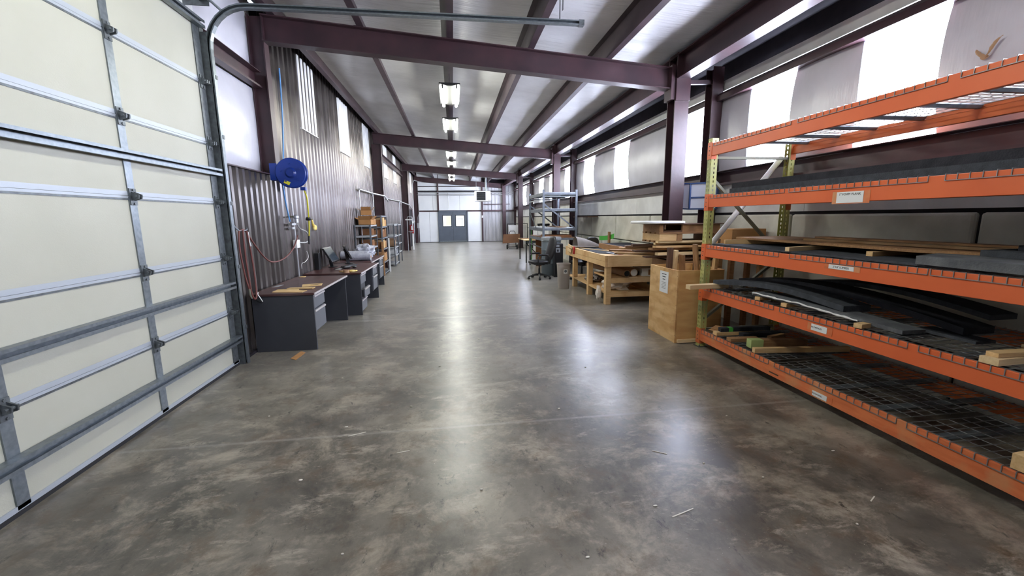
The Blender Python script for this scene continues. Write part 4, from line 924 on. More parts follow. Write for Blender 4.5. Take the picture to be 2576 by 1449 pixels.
# upper plywood shelf: bowed black foam strips on blocks
plank('timber_stub', .52, .089, .05, 'pine2', (2.74, 4.60, Z4), math.radians(4), label='pale two-by-four end jutting out of the rack over the plywood bin', cat='lumber')
for j, (x, y) in enumerate(((3.07, 3.86), (3.08, 3.52), (3.045, 2.74))):
    plank('wood_block', .16 if j < 2 else .1, .06, .034, 'pine', (x, y, Z4), math.radians(10), label='small pine block under the bowed foam strip, '+('nearest the olive post', 'middle one of three', 'at the drooping end')[j], cat='wood block', group='pine blocks under the foam')
bent('foam_strip', 4.66, 3.02, 3.10, 3.36, .05, lambda u: Z4+.042+.075*math.sin(PI*u*.92)**1.2, 'foam', 'bowed black foam strip at the front of the plywood shelf', 'foam', 'bowed foam strips', dx=.10)
fs = bent('foam_offcut', 3.95, 2.52, 3.075, 3.27, .03, lambda u: Z4+.040+.012*math.sin(PI*u)-.038*u, 'foamgrey', 'ragged grey foam strip with torn white skin drooping to the deck', 'foam', dx=.10)
m = MB(); pts = []
for k in range(40):
    u = k/39; y = 3.93-1.1*u
    pts.append((3.065+.075*u+.006*noise.noise(Vector((u*14, 0, 3))), y, Z4+.062+.012*math.sin(PI*u)-.032*u+.012*noise.noise(Vector((u*9, 5, 0)))))
m.tube(pts, [.006+.012*abs(noise.noise(Vector((k*.35, 1, 1)))) for k in range(40)], 8); m.build('torn_skin', 'white', fs, smooth=True)
bent('foam_strip', 4.72, 2.36, 3.48, 3.74, .05, lambda u: Z4+.03+.12*math.sin(PI*u)**.9*(1-.25*u)+.01*(1-u), 'foam2', 'long black foam strip bowed high behind the front strip', 'foam', 'bowed foam strips', dx=-.02)
bent('foam_strip', 4.4, 2.45, 3.80, 4.04, .04, lambda u: Z4+.06+.12*math.sin(PI*u*.9), 'foam', 'wide charcoal foam strip bowed at the back of the plywood shelf', 'foam', 'bowed foam strips')
bent('foam_strip', 2.62, 2.24, 3.40, 3.56, .02, lambda u: Z4+.002, 'foam', 'short flat foam end lying on the wire deck before the bowed strips', 'foam')
sheet_pts('plywood_sheet', [(3.62, 2.15), (3.52, 1.3), (4.04, 1.3), (4.04, 2.15)], Z4, .02, 'pine2', 'pale plywood offcut flat on the upper plywood shelf', 'plywood')
plank('timber_stub', .40, .089, .038, 'pine2', (3.04, 1.93, Z4), math.radians(3), label='pale pine block lying on the open wire deck of the upper plywood shelf', cat='lumber')
plank('timber_stub', .34, .06, .025, 'pine', (3.08, 1.945, Z4+.039), math.radians(-1), label='thinner pine offcut on top of the pale pine block', cat='lumber')
# bottom shelf
plank('timber_stub', .62, .085, .038, 'pine', (3.06, 4.50, Z5), math.radians(-3), label='pine two-by-four with green tape on the bottom shelf', cat='lumber')
fo = plank('foam_strip', .62, .06, .045, 'foam2', (3.12, 4.50, Z5+.0405), math.radians(-3), label='black foam bar taped onto the two-by-four on the bottom shelf', cat='foam')
MB().box(.10, .15, -.0315, .0315, .001, .047).build('green_tape', 'greentape', fo, org=(0, 0, 0))
plank('timber_stub', .34, .089, .038, 'oldwood', (3.06, 4.24, Z5), math.radians(-6), label='reddish two-by-four end on the bottom shelf', cat='lumber')
MB().box(3.30, 3.80, 4.32, 4.40, Z5, Z5+.05).build('foam_strip', 'foam2', label='black foam bar lying behind the reddish two-by-four', cat='foam')
tb_ = plank('timber_block', .6, .088, .088, 'oldwood', (3.13, 4.00, Z5), math.radians(-8), label='thick square timber with a pale green sprayed end on the bottom shelf', cat='lumber')
MB().box(-.002, .13, -.045, .045, -.001, .089).build('green_end', 'greenpaint', tb_, org=(0, 0, 0))
plank('timber_stub', 1.0, .05, .05, 'pine', (3.055, 3.83, Z5), math.radians(-7), label='long pine batten across the bottom wire deck', cat='lumber')
plank('timber_block', .5, .089, .089, 'pine', (3.06, 1.72, Z5), math.radians(4), label='thick yellowish timber at the bare end of the bottom shelf', cat='lumber')
plank('timber_stub', .25, .05, .06, 'oldwood', (3.5, 4.16, Z5), .3, label='short brown offcut standing on the bottom deck behind the thick timber', cat='lumber')
for j, (x, y, z) in enumerate(((3.14, 4.66, Z5+.001), (3.20, 4.68, Z5+.009))):
    plank('cardboard_scrap', .2, .14, .006, 'card', (x, y, z), .2+.5*j, label='torn cardboard piece at the foot of the olive post, %s' % ('lower one', 'upper one')[j], cat='cardboard')
# behind the rack
pv = MB().cyl((4.16, 5.02, 2.36), (3.2, 5.02, 1.19), .035, n=14).build('pvc_pipe', 'white', smooth=True, label='white plastic pipe leaning behind the olive rack end frame', cat='pipe')
tn = thing('torn_insulation', 'torn tan patch in the vinyl wall above the pallet rack', 'patch', (4.27, 3.0, 2.95))
for k, (y0, y1, z0, z1, cv) in enumerate(((3.13, 3.02, 2.94, 2.87, .03), (3.05, 2.955, 2.87, 2.99, -.02))):
    MB().grid(lambda u, v: (4.245-.02*v*(1-v)-.012*k, y0+(y1-y0)*u+.012*noise.noise(Vector((u*6, v*6, k))), z0+(z1-z0)*u-cv*math.sin(PI*u)+(v-.5)*.05*math.sin(PI*min(1, u+.12))), 12, 5).build('torn_flap', 'tubeboard', tn, smooth=True)

# ================================================================ RIGHT SIDE BEYOND THE RACK
# ---------------------------------------------------------------- plywood bin
BX0, BX1, BY0, BY1, BH = 2.82, 3.46, 4.98, 5.74, .955
bn = thing('plywood_bin', 'open plywood scrap bin with a printed notice', 'bin', ((BX0+BX1)/2, (BY0+BY1)/2, 0))
t = .018
MB().box(BX0, BX0+t, BY0, BY1, 0, BH).build('side_panel', 'ply', bn)
MB().box(BX1-t, BX1, BY0, BY1, 0, BH).build('side_panel', 'plyside', bn)
MB().box(BX0+t+.001, BX1-t-.001, BY0+.001, BY0+t, 0, BH).build('end_panel', 'plyside', bn)
MB().box(BX0+t+.001, BX1-t-.001, BY1-t, BY1, 0, BH).build('end_panel', 'plyside', bn)
MB().box(BX0+t, BX1-t, BY0+t, BY1-t, .04, .06).build('floor_panel', 'ply', bn)
MB().box(BX0+.03, BX1, BY0-.04, BY0-.001, .01, .05).build('skid', 'pine2', bn)
m = MB()
for z in (.1, .3, .5, .7, .88): m.cyl((BX0-.0015, BY0+.01, z), (BX0+.001, BY0+.01, z), .004, n=6)
m.build('screw', 'darkwood', bn)
nt_ = MB().box(BX0-.002, BX0-.0005, 5.215, 5.445, .615, .905).build('notice', 'paper', bn)
for k, wd in enumerate((.12, .09, .07)): MB().box(BX0-.0028, BX0-.002, 5.33-wd/2, 5.33+wd/2, .862-.035*k, .872-.035*k).build('print_line', 'ink', nt_)
for k in range(5): MB().box(BX0-.0028, BX0-.002, 5.33-.06, 5.33+.06-.01*(k % 2), .752-.02*k, .756-.02*k).build('print_line', 'ink', nt_)
# boards standing in the bin
BD = [(3.26, 5.10, .10, .022, 1.22, 'oldwood', -.12, .0, 'brown board standing upright at the rack end of the bin'),
      (3.33, 5.07, .055, .04, 1.28, 'pine', .07, .05, 'pale split batten leaning in the bin by the olive post'),
      (3.02, 5.55, .05, .07, 1.14, 'darkwood', .02, .05, 'dark square stake standing in the bin corner by the bench'),
      (3.09, 5.58, .09, .05, 1.10, 'pine2', .03, .02, 'pale short stud standing in the bin'),
      (3.2, 5.45, .16, .02, 1.05, 'oldwood', -.06, -.08, 'wide brown board end sticking out of the bin'),
      (3.33, 5.32, .14, .02, 1.15, 'darkwood', .06, -.1, 'dark wide board leaning to the back of the bin')]
for x, y, wd, th, L_, mt, ax, ay, lb_ in BD:
    o = plank('scrap_board', L_, wd, th, mt, (x, y, .065), 0, -PI/2+ax, label=lb_, cat='board', group='boards standing in the bin'); o.rotation_euler = (ay, -PI/2+ax, 0)
bk = MB().box(3.22, 3.27, 5.26, 5.33, .7, 1.10).build('black_case', 'black', label='black plastic case poking up between the boards in the bin', cat='case', bev=.01)

# ---------------------------------------------------------------- lumber heap on a crate
cr = thing('lumber_crate', 'rough slatted timber crate under the lumber heap', 'crate', (3.58, 6.1, 0))
for x in (3.2, 3.9):
    for y in (5.84, 6.32): MB().box(x, x+.07, y, y+.07, 0, 1.0).build('corner_post', 'oldwood', cr)
for k in range(5):
    z = .1+k*.19
    MB().box(3.175, 3.199, 5.82, 6.42, z, z+.12).build('slat', 'oldwood', cr); MB().box(3.2, 3.97, 5.815, 5.839, z, z+.12).build('slat', 'oldwood', cr); MB().box(3.2, 3.97, 6.391, 6.415, z, z+.12).build('slat', 'oldwood', cr)
for k in range(5): MB().box(3.18+.16*k, 3.33+.16*k, 5.815, 6.415, 1.001, 1.02).build('deck_board', 'darkwood', cr)
HP = [ # x, y, z, L, w, h, heading(deg), mat, label
 (2.70, 6.80, 1.021, 1.05, .12, .022, -38, 'oldwood', 'brown plank at the base of the lumber heap pointing at the bench'),
 (2.66, 6.62, 1.044, 1.15, .09, .022, -30, 'pine', 'pine plank with a pale end at the base of the heap pointing at the bench'),
 (2.86, 6.05, 1.022, 1.1, .14, .022, -4, 'darkwood', 'wide dark plank at the base of the lumber heap'),
 (2.62, 6.86, 1.067, 1.2, .11, .024, -36, 'oldwood', 'brown plank lying over the lowest ones in the heap'),
 (2.80, 6.30, 1.092, 1.15, .16, .022, -8, 'darkwood', 'very wide dark board in the middle of the heap'),
 (2.98, 5.90, 1.068, .95, .09, .04, 2, 'pine2', 'pale stud on the bin side of the heap'),
 (2.68, 6.60, 1.115, 1.1, .10, .024, -27, 'pine', 'orange-tan plank jutting towards the aisle'),
 (2.92, 5.98, 1.141, 1.05, .14, .03, 2, 'oldwood', 'weathered brown plank over the pale stud'),
 (2.74, 6.50, 1.146, 1.0, .12, .03, -14, 'oldwood', 'brown plank crossing the upper layer of the heap'),
 (2.95, 5.92, 1.178, 1.0, .10, .03, 1, 'pine', 'tan plank just under the pallet on the heap'),
 (2.76, 6.28, 1.178, 1.22, .09, .038, -6, 'darkwood', 'long dark joist across the top of the planks'),
 (3.0, 6.02, 1.218, .95, .06, .03, 1, 'pine2', 'pale batten edge directly under the pallet'),]
for x, y, z, L_, w_, h, hd, mt, lb_ in HP:
    plank('heap_plank', L_, w_, h, mt, (x, y, z), math.radians(hd), label=lb_, cat='plank', group='planks of the lumber heap')
pl = thing('pallet', 'old wooden pallet lying on the lumber heap', 'pallet', (3.45, 6.12, 1.25))
for k in range(4): MB().box(2.99, 3.95, 5.88+k*.15, 5.97+k*.15, 1.25, 1.278).build('bottom_board', 'pine2' if k == 0 else 'oldwood', pl)
for x, m_ in ((3.0, 'pine'), (3.28, 'oldwood'), (3.87, 'oldwood')): MB().box(x, x+.08 if x > 3.1 else x+.27, 5.87, 6.43, 1.279, 1.38).build('stringer', m_, pl)
for k in range(4): MB().box(2.99, 3.96, 5.865+k*.15, 5.965+k*.15, 1.381, 1.405).build('top_board', 'oldwood', pl)
b2 = thing('timber_tray', 'shallow brown timber frame stacked on the pallet', 'crate', (3.45, 6.12, 1.406))
for x, y0, y1 in ((3.0, 5.88, 6.42), (3.9, 5.88, 6.42)): MB().box(x, x+.06, y0, y1, 1.406, 1.515).build('side_board', 'oldwood', b2)
for y in (5.88, 6.38): MB().box(3.36, 3.9, y, y+.04, 1.406, 1.515).build('end_board', 'oldwood', b2); MB().box(3.061, 3.359, y, y+.03, 1.406, 1.43).build('end_board', 'darkwood', b2)
MB().box(2.98, 4.12, 5.86, 6.44, 1.516, 1.526).build('hardboard_sheet', 'darkwood', label='thin dark hardboard sheet lying on the timber frame of the heap', cat='sheet')
tt = thing('round_tabletop', 'white rounded tabletop lying on top of the lumber heap', 'tabletop', (3.08, 6.12, 1.527))
m = MB(); pr = []
for k in range(40):
    a = 2*PI*k/40; e = .5; pr.append((math.copysign(abs(math.cos(a))**e, math.cos(a)), math.copysign(abs(math.sin(a))**e, math.sin(a))))
o_ = len(m.v)
for s_, z in ((.95, 1.529), (1., 1.538), (1., 1.556), (.985, 1.566), (.9, 1.57)):
    m.v += [(3.08+.36*s_*a, 6.12+.30*s_*b, z) for a, b in pr]
for i in range(4):
    for j in range(40): m.f.append((i*40+j, i*40+(j+1) % 40, (i+1)*40+(j+1) % 40, (i+1)*40+j)); m.mi.append(0)
m.f += [tuple(reversed(range(40))), tuple(160+j for j in range(40))]; m.mi += [0, 0]
m.build('top', 'white', tt, smooth=True); MB().box(2.95, 3.3, 5.95, 6.3, 1.527, 1.529).build('underside', 'darkwood', tt)
carton('brown carton standing behind the olive rack post by the wall', 3.72, 4.22, 5.25, 5.55, 1.20, .26, 'card')
cs = thing('box_stand', 'brown timber stand under the carton behind the rack end', 'stand', (3.97, 5.4, 0))
for x in (3.72, 4.16):
    for y in (5.24, 5.5): MB().box(x, x+.06, y, y+.06, 0, 1.17).build('leg', 'oldwood', cs)
MB().box(3.68, 4.25, 5.2, 5.6, 1.17, 1.199).build('top', 'oldwood', cs)

# framed filter on the wall post
ff = thing('filter_panel', 'white filter panel in a blue frame hung by the tall purple column', 'filter', (4.0, 6.55, 1.75))
def fq(u, v): return (3.88+.30*u, 6.62-.28*u+.03*math.sin(PI*v), 1.75+.41*v)
def fbar(a, b, w_=.024): MB().bar(fq(*a), fq(*b), w_, w_).build('frame_bar', 'filterblue', ff)
MB().grid(fq, 4, 8).build('mesh', 'filterwhite', ff, smooth=True)
for a, b in (((0, 0), (1, 0)), ((0, 1), (1, 1)), ((0, 0), (0, 1)), ((1, 0), (1, 1)), ((0, .45), (1, .45))): fbar(a, b)
MB().grid(lambda u, v: (3.80+.08*u, 6.72-.1*u, 1.77+.39*v), 1, 2).build('side_mesh', 'filterwhite', ff)
MB().bar((3.80, 6.72, 1.76), (3.79, 6.72, 2.17), .03, .024).build('frame_bar', 'filterblue', ff)
MB().bar((3.80, 6.72, 1.76), (3.88, 6.62, 1.75), .02, .02).build('frame_bar', 'filterblue', ff); MB().bar((3.79, 6.72, 2.17), (3.88, 6.62, 2.16), .02, .02).build('frame_bar', 'filterblue', ff)
MB().tube([(4.05, 6.5, 2.16), (4.12, 6.55, 2.24), (4.19, 6.56, 2.28)], .006, 6).build('hanger', 'steelblack', ff, smooth=True)
# wall shelf board
plank('wall_shelf_board', 1.6, .3, .03, 'darkwood', (4.27, 12.2, 1.62), PI/2, label='dark board shelf fixed to the wall beside the grey storage rack', cat='shelf').location.x = 4.12

# ---------------------------------------------------------------- workbench
wb = thing('workbench', 'pine workbench with thick legs and two lower shelves', 'workbench', (3.45, 8.85, 0))
bx0, bx1, by0, by1, bh = 2.80, 4.12, 7.47, 10.22, .93
for y in (by0, 8.52, 9.62):
    for x in (bx0, bx1-.1): MB().box(x, x+.1, y, y+.11, 0, .73).build('leg', 'pine', wb, bev=.004)
ap = []
for x in (bx0-.04, bx1): MB().box(x, x+.04, by0-.03, by1, .72, .815).build('apron', 'pine', wb, bev=.003); MB().box(x, x+.04, by0-.03, by1, .818, bh).build('apron', 'pine', wb, bev=.003)
for y in (by0-.05, by1-.03): MB().box(bx0+.001, bx1, y, y+.045, .72, bh).build('apron', 'pine', wb, bev=.003)
for k in range(4): MB().box(bx0+.0+.33*k, bx0+.325+.33*k, by0, by1-.035, bh-.04, bh-.005).build('top_board', 'pine', wb)
for z in (.20, .47):
    for k in range(3): MB().box(bx0+.11+.37*k-.1*(k == 0), bx0+.465+.37*k, by0+.02 if z > .3 else by0+.06, by1-.1, z, z+.03).build('shelf_board', 'pine', wb) if not (z > .3 and k == 0) else MB().box(bx0+.11, bx0+.465, by0+.02, by0+1.0, z, z+.03).build('shelf_board', 'pine', wb)
    MB().box(bx0+.1, bx1-.1, by0+.0, by0+.02, z-.06, z+.03).build('shelf_rail', 'pine', wb)
TB = bh-.004
sheet_pts('cutting_mat', [(2.82, 7.95), (3.12, 7.62), (3.32, 9.4), (2.84, 9.4)], TB, .008, 'foam', 'dark grey cutting mat on the aisle half of the workbench', 'mat')
MB().box(3.34, 3.40, 7.62, 9.44, TB+.001, TB+.11).build('bench_board', 'oldwood', label='brown board standing on edge along the workbench', cat='board')
sheet_pts('dark_sheet', [(3.42, 7.9), (4.0, 7.9), (4.05, 9.44), (3.42, 9.44)], TB+.10, .01, 'foam2', 'dark sheet lying on the far half of the workbench', 'sheet')
MB().box(3.42, 4.02, 7.8, 9.44, TB+.001, TB+.098).build('flat_carton', 'card2', label='flat brown carton under the dark sheet on the workbench', cat='box')
plank('bench_batten', 1.2, .03, .012, 'pine2', (2.86, 9.3, TB+.009), math.radians(-72), label='thin pink-tan batten lying across the workbench mat', cat='batten')
plank('wood_offcut', .45, .1, .019, 'oldwood', (2.86, 9.74, TB+.001), .1, label='brown offcut under the grey shell on the workbench', cat='wood')
sh = thing('grey_shell', 'grey moulded dome lying on the corner of the workbench', 'shell', (3.12, 9.72, TB+.03))
def dome(u, v):
    a = PI*u; b = v
    return (2.86+.58*b, 9.74-.22*math.cos(a)*(1-.75*b**2), TB+.032+.22*math.sin(a)*(1-.85*b**1.6)*(1-.1*b))
MB().grid(dome, 20, 16).build('dome', 'greyfelt', sh, smooth=True)
MB().box(2.82, 3.5, 9.5, 9.98, TB+.022, TB+.032).build('brim', 'greyfelt', sh, bev=.004)
MB().box(3.02, 3.07, 7.55, 8.1, TB+.009, TB+.013).build('steel_ruler', 'alum', label='steel ruler lying on the dark cutting mat', cat='ruler')
kn = thing('red_tool', 'red handled hand tool on the near corner of the workbench', 'tool', (3.05, 7.55, TB+.001), .5)
MB().tube([(0, 0, .02), (.06, .01, .024), (.14, .0, .018), (.19, -.02, .012)], [.012, .02, .018, .006], 10).build('handle', 'redplastic', kn, org=(0, 0, 0), smooth=True); MB().tube([(.0, .0, .02), (-.1, .01, .012)], [.008, .004], 8).build('blade', 'galv', kn, org=(0, 0, 0))
MB().bar((2.74, 9.40, .96), (2.74, 9.44, .80), .03, .05).build('red_clamp', 'redplastic', label='red clamp gripping the aisle edge of the workbench', cat='clamp')
for k, (y, z) in enumerate(((9.90, .965), (9.95, .87))): MB().bar((2.74, y, z), (2.72, y-.35, z-.02), .02, .07).build('edge_block', 'pine2', label='pale pine block nailed to the workbench edge, %s' % ('upper', 'lower')[k], cat='wood block')
# on the bench shelves
def rolltube(label, p, q, r, mat, cap='paper'):
    t_ = thing('cardboard_tube', label, 'tube', (p[0], p[1], min(p[2], q[2])-r), 0, 'tubes on the bench shelf')
    MB().cyl(p, q, r, n=22).build('tube_wall', mat, t_, smooth=True)
    d = (Vector(p)-Vector(q)).normalized(); MB().cyl(Vector(p)+d*.001, Vector(p)+d*.006, r*.86, n=20).build('end_cap', cap, t_, smooth=True)
rolltube('brown cardboard tube with a dark open end under the workbench', (3.24, 7.55, .57), (3.05, 9.3, .57), .065, 'tubeboard', 'dark')
rolltube('fat tan tube with a white end cap under the workbench', (3.40, 7.60, .58), (3.32, 9.4, .58), .078, 'tubeboard', 'paper')
rolltube('thin dark tube between the capped tube and the white box', (3.52, 7.75, .55), (3.5, 9.0, .55), .05, 'dark', 'dark')
bxw = thing('white_box', 'white box with a brown window on the workbench shelf', 'box', (3.74, 7.8, .501))
MB().box(3.58, 3.92, 7.62, 8.0, .501, .65).build('carton', 'paper', bxw, bev=.004); MB().box(3.70, 3.90, 7.61, 7.62, .525, .63).build('window_panel', 'card2', bxw)
m = MB().blob((3.13, 7.80, .35), (.25, .18, .15), .85, 40, 60, .6, 1.9, 0, 9)
m.v = [(x+.025*noise.noise(Vector((x*14, y*14, z*14))), max(7.60, y+.02*noise.noise(Vector((x*12, z*12, y)))), max(.235, min(.46, z))) for x, y, z in m.v]
m.build('cloth_bundle', 'cloth', smooth=True, label='crumpled off-white cloth bundle on the lowest bench shelf', cat='cloth')
m = MB().blob((2.75, 7.73, .19), (.045, .07, .13), .85, 16, 20, .5, 2, 0, 2); m.build('cloth_fold', 'cloth', smooth=True, label='white cloth fold spilling past the workbench corner leg', cat='cloth')
crumple('cloth_rag', (3.0, 8.85, .31), (.16, .16, .08), 'greyfelt', 'grey rag with a pink patch on the lower bench shelf', 'rag', 11, .5)
MB().box(3.3, 3.8, 8.9, 9.5, .235, .36).build('dark_case', 'black', label='black case on the lowest bench shelf', cat='case', bev=.01)
# green taped stake at the wall
plank('short_stake', .42, .12, .03, 'oldwood', (4.0, 11.25, .94), 0, -PI/2, label='brown stake standing by the wall behind the workbench', cat='stake').location = (4.05, 10.4, .0)
tpx = MB().grid(lambda u, v: (4.02-.03*u+.02*math.sin(6*u), 10.5+1.0*u-.25, 1.0+.12*v+.10*(1-u)**2), 14, 3).build('green_tarp', 'greentape', smooth=True, label='bright green strip sagging on the wall above the workbench', cat='tape')
st_ = plank('wall_stake', 1.25, .12, .03, 'oldwood', (4.02, 10.55, 0), 0, -PI/2, label='upright brown plank against the block wall behind the workbench', cat='plank')

# ---------------------------------------------------------------- waste bin, drum, chair
wbn = thing('waste_bin', 'taupe plastic waste bin with a paper sticker beside the workbench', 'waste bin', (2.50, 9.42, 0))
pr2 = []
for k in range(28):
    a = 2*PI*k/28; pr2.append((math.copysign(abs(math.cos(a))**.55, math.cos(a)), math.copysign(abs(math.sin(a))**.55, math.sin(a))))
m = MB(); lev = [(.8, 0), (.82, .01), (1., .56), (1.06, .565), (1.06, .59), (.98, .59), (.78, .02)]
for s_, z in lev: m.v += [(2.50+.15*s_*a, 9.42+.11*s_*b, z) for a, b in pr2]
for i in range(len(lev)-1):
    for j in range(28): m.f.append((i*28+j, i*28+(j+1) % 28, (i+1)*28+(j+1) % 28, (i+1)*28+j)); m.mi.append(0)
m.f += [tuple(reversed(range(28))), tuple((len(lev)-1)*28+j for j in range(28))]; m.mi += [0, 0]
m.build('tub', 'taupe', wbn, smooth=True)
sk = MB().box(2.47, 2.56, 9.300, 9.303, .36, .46); sk.build('sticker', 'paper', wbn)
MB().cyl((2.515, 9.2995, .415), (2.515, 9.2985, .415), .032, n=20).build('printed_disc', 'shelfsteel', wbn)
dr = thing('fibre_drum', 'tall grey drum with a pale lid behind the office chair', 'drum', (2.77, 11.85, 0))
MB().lathe([(0, 0), (.265, 0), (.275, .02), (.275, .33), (.283, .345), (.275, .36), (.275, .70), (.283, .715), (.275, .73), (.275, 1.0), (.27, 1.01), (0, 1.01)], 32, 2.77, 11.85, 0).build('shell', 'drum', dr, smooth=True)
MB().lathe([(0, 0), (.285, 0), (.29, .02), (.285, .05), (.29, .07), (.26, .075), (.25, .06), (0, .06)], 32, 2.77, 11.85, 1.005).build('lid', 'shelfdeck', dr, smooth=True)
MB().lathe([(.278, 0), (.288, .01), (.288, .03), (.278, .04)], 32, 2.77, 11.85, .95, cap=False).build('clamp_ring', 'galv', dr, smooth=True)

def office_chair(label, loc, rz, group):
    r = thing('office_chair', label, 'chair', loc, rz, group)      # faces local +Y
    b = MB()
    for k in range(5):
        a = .3+k*2*PI/5; ca, sa = math.cos(a), math.sin(a)
        leg = MB().tube([(0, 0, .12), (.12*ca, .12*sa, .115), (.30*ca, .30*sa, .075)], [.03, .026, .016], 10).build('star_leg', 'black', r, org=(0, 0, 0), smooth=True)
        cs_ = MB(); px_, py_ = .30*ca, .30*sa
        cs_.cyl((px_, py_, .075), (px_, py_, .05), .01, n=8); cs_.cyl((px_-.028*sa, py_+.028*ca, .03), (px_+.028*sa, py_-.028*ca, .03), .03, n=14)
        cs_.build('caster', 'black', leg, org=(0, 0, 0), smooth=True)
    MB().lathe([(.035, .1), (.035, .16), (.026, .17), (.026, .28), (.018, .29), (.018, .38)], 14).build('gas_column', 'black', r, org=(0, 0, 0), smooth=True)
    MB().box(-.1, .1, -.12, .12, .37, .40).build('mechanism', 'black', r, org=(0, 0, 0), bev=.01)
    MB().tube([(.1, .05, .385), (.24, .06, .37)], .008, 8).build('lever', 'black', r, org=(0, 0, 0))
    m = MB().blob((0, .02, .455), (.25, .25, .058), .55, 16, 32); m.build('seat', 'leather', r, org=(0, 0, 0), smooth=True)
    m = MB().blob((0, 0, 0), (.235, .05, .33), .6, 18, 32)
    m.v = [(x, -.26+y-.10*(z+.33)/.66+.05*math.cos(x/.235*1.3)-.05-.03*math.sin(z*5), .80+z) for x, y, z in m.v]
    m.build('backrest', 'leather', r, org=(0, 0, 0), smooth=True)
    MB().bar((0, -.10, .385), (0, -.30, .40), .07, .014).bar((0, -.30, .39), (0, -.33, .60), .07, .016, (0, 1, 0)).build('back_support', 'black', r, org=(0, 0, 0))
    for s_ in (-1, 1):
        x = s_*.285
        ar = MB().tube([(x*.8, .12, .41), (x*1.02, .14, .47), (x*1.03, .15, .60), (x*1.02, .10, .655), (x*1.02, -.10, .655), (x*1.03, -.18, .60), (x*1.0, -.16, .47), (x*.8, -.14, .41)], .015, 10).build('arm_loop', 'black', r, org=(0, 0, 0), smooth=True)
        m = MB().blob((x*1.02, .0, .672), (.032, .15, .018), .7, 10, 18); m.build('arm_pad', 'leather', ar, org=(0, 0, 0), smooth=True)
    return r
ch = office_chair('black leather office chair with loop arms in front of the drum', (2.26, 11.05, 0), math.radians(100), 'black office chairs')
dup(ch, (3.34, 10.72, 0), math.radians(20), 'black office chair pushed between the drum and the workbench', 'black office chairs')
vc = thing('grey_control_box', 'black machine with pale printed labels behind the office chair', 'machine', (2.86, 11.4, 0))
MB().box(2.74, 2.98, 11.29, 11.52, 0.05, .92).build('cabinet', 'black', vc, bev=.015)
MB().box(2.77, 2.89, 11.275, 11.29, .68, .80).build('label_plate', 'shelfdeck', vc); MB().box(2.77, 2.87, 11.275, 11.29, .83, .89).build('label_plate', 'shelfdeck', vc); MB().box(2.80, 2.85, 11.27, 11.275, .70, .76).build('dial', 'ink', vc)
MB().box(2.73, 2.99, 11.28, 11.53, 0, .05).build('plinth', 'steelblack', vc)

# ---------------------------------------------------------------- grey storage rack
sr = thing('storage_rack', 'tall grey steel storage rack with diagonal braces behind the drum', 'rack', (3.12, 13.3, 0))
sx0, sx1, sy0, sy1, sh_ = 2.62, 3.60, 12.2, 14.38, 2.42
for x in (sx0, sx1):
    for y in (sy0, sy1): MB().box(x-.03, x+.03, y-.03, y+.03, 0, sh_).build('post', 'shelfsteel', sr, bev=.003)
for z in (1.03, 1.31, 1.87, 2.34):
    for x in (sx0, sx1): MB().box(x-.022, x+.022, sy0, sy1, z-.09, z).build('side_beam', 'shelfsteel', sr)
    for y in (sy0, sy1): MB().box(sx0, sx1, y-.02, y+.02, z-.06, z).build('end_beam', 'shelfsteel', sr)
    MB().box(sx0, sx1, sy0, sy1, z, z+.012).build('shelf', 'shelfdeck' if z > 1.2 else 'oldwood', sr)
for y in (sy0, sy1):
    MB().bar((sx0, y-.03, 2.02), (sx1, y-.03, 1.27), .012, .04, (0, 0, 1)).build('brace', 'shelfsteel', sr); MB().cyl((sx0, y, 2.23), (sx1, y, 2.23), .014, n=8).build('guard_bar', 'alum', sr)
for x in (sx0,):
    MB().bar((x-.03, 13.2, 1.31), (x-.03, 14.3, 1.85), .012, .04).build('brace', 'shelfsteel', sr); MB().bar((x-.03, sy0, 2.14), (x-.03, sy1, 2.14), .012, .03).build('guard_bar', 'shelfdeck', sr); MB().bar((x-.03, sy0, .75), (x-.03, sy1, .75), .014, .04).build('lower_bar', 'steelblack', sr)
for k, (x, y) in enumerate(((2.8, 13.6), (2.95, 13.2))):
    tl = thing('power_tool', 'small dark power tool on the storage rack shelf, '+('closer to the end wall', 'closer to the drum')[k], 'tool', (x, y, 1.349), .4*k)
    MB().tube([(-.08, 0, .05), (.08, 0, .05)], [.035, .04], 12).build('motor', 'black', tl, org=(0, 0, 0), smooth=True); MB().bar((-.04, 0, .0), (-.02, 0, .05), .04, .05).build('grip', 'black', tl, org=(0, 0, 0))
plank('rack_board', 1.6, .25, .02, 'oldwood', (3.3, 14.2, 1.323), -PI/2, label='brown board lying on the middle shelf of the grey storage rack', cat='board')
MB().box(2.75, 3.5, 14.0, 14.05, .0, .93).build('brown_hardboard', 'card2', label='brown panel standing inside the foot of the grey storage rack', cat='panel')
carton('long brown carton on the lowest shelf of the grey storage rack', 2.7, 3.5, 12.3, 12.9, 1.043, .07, 'card2')
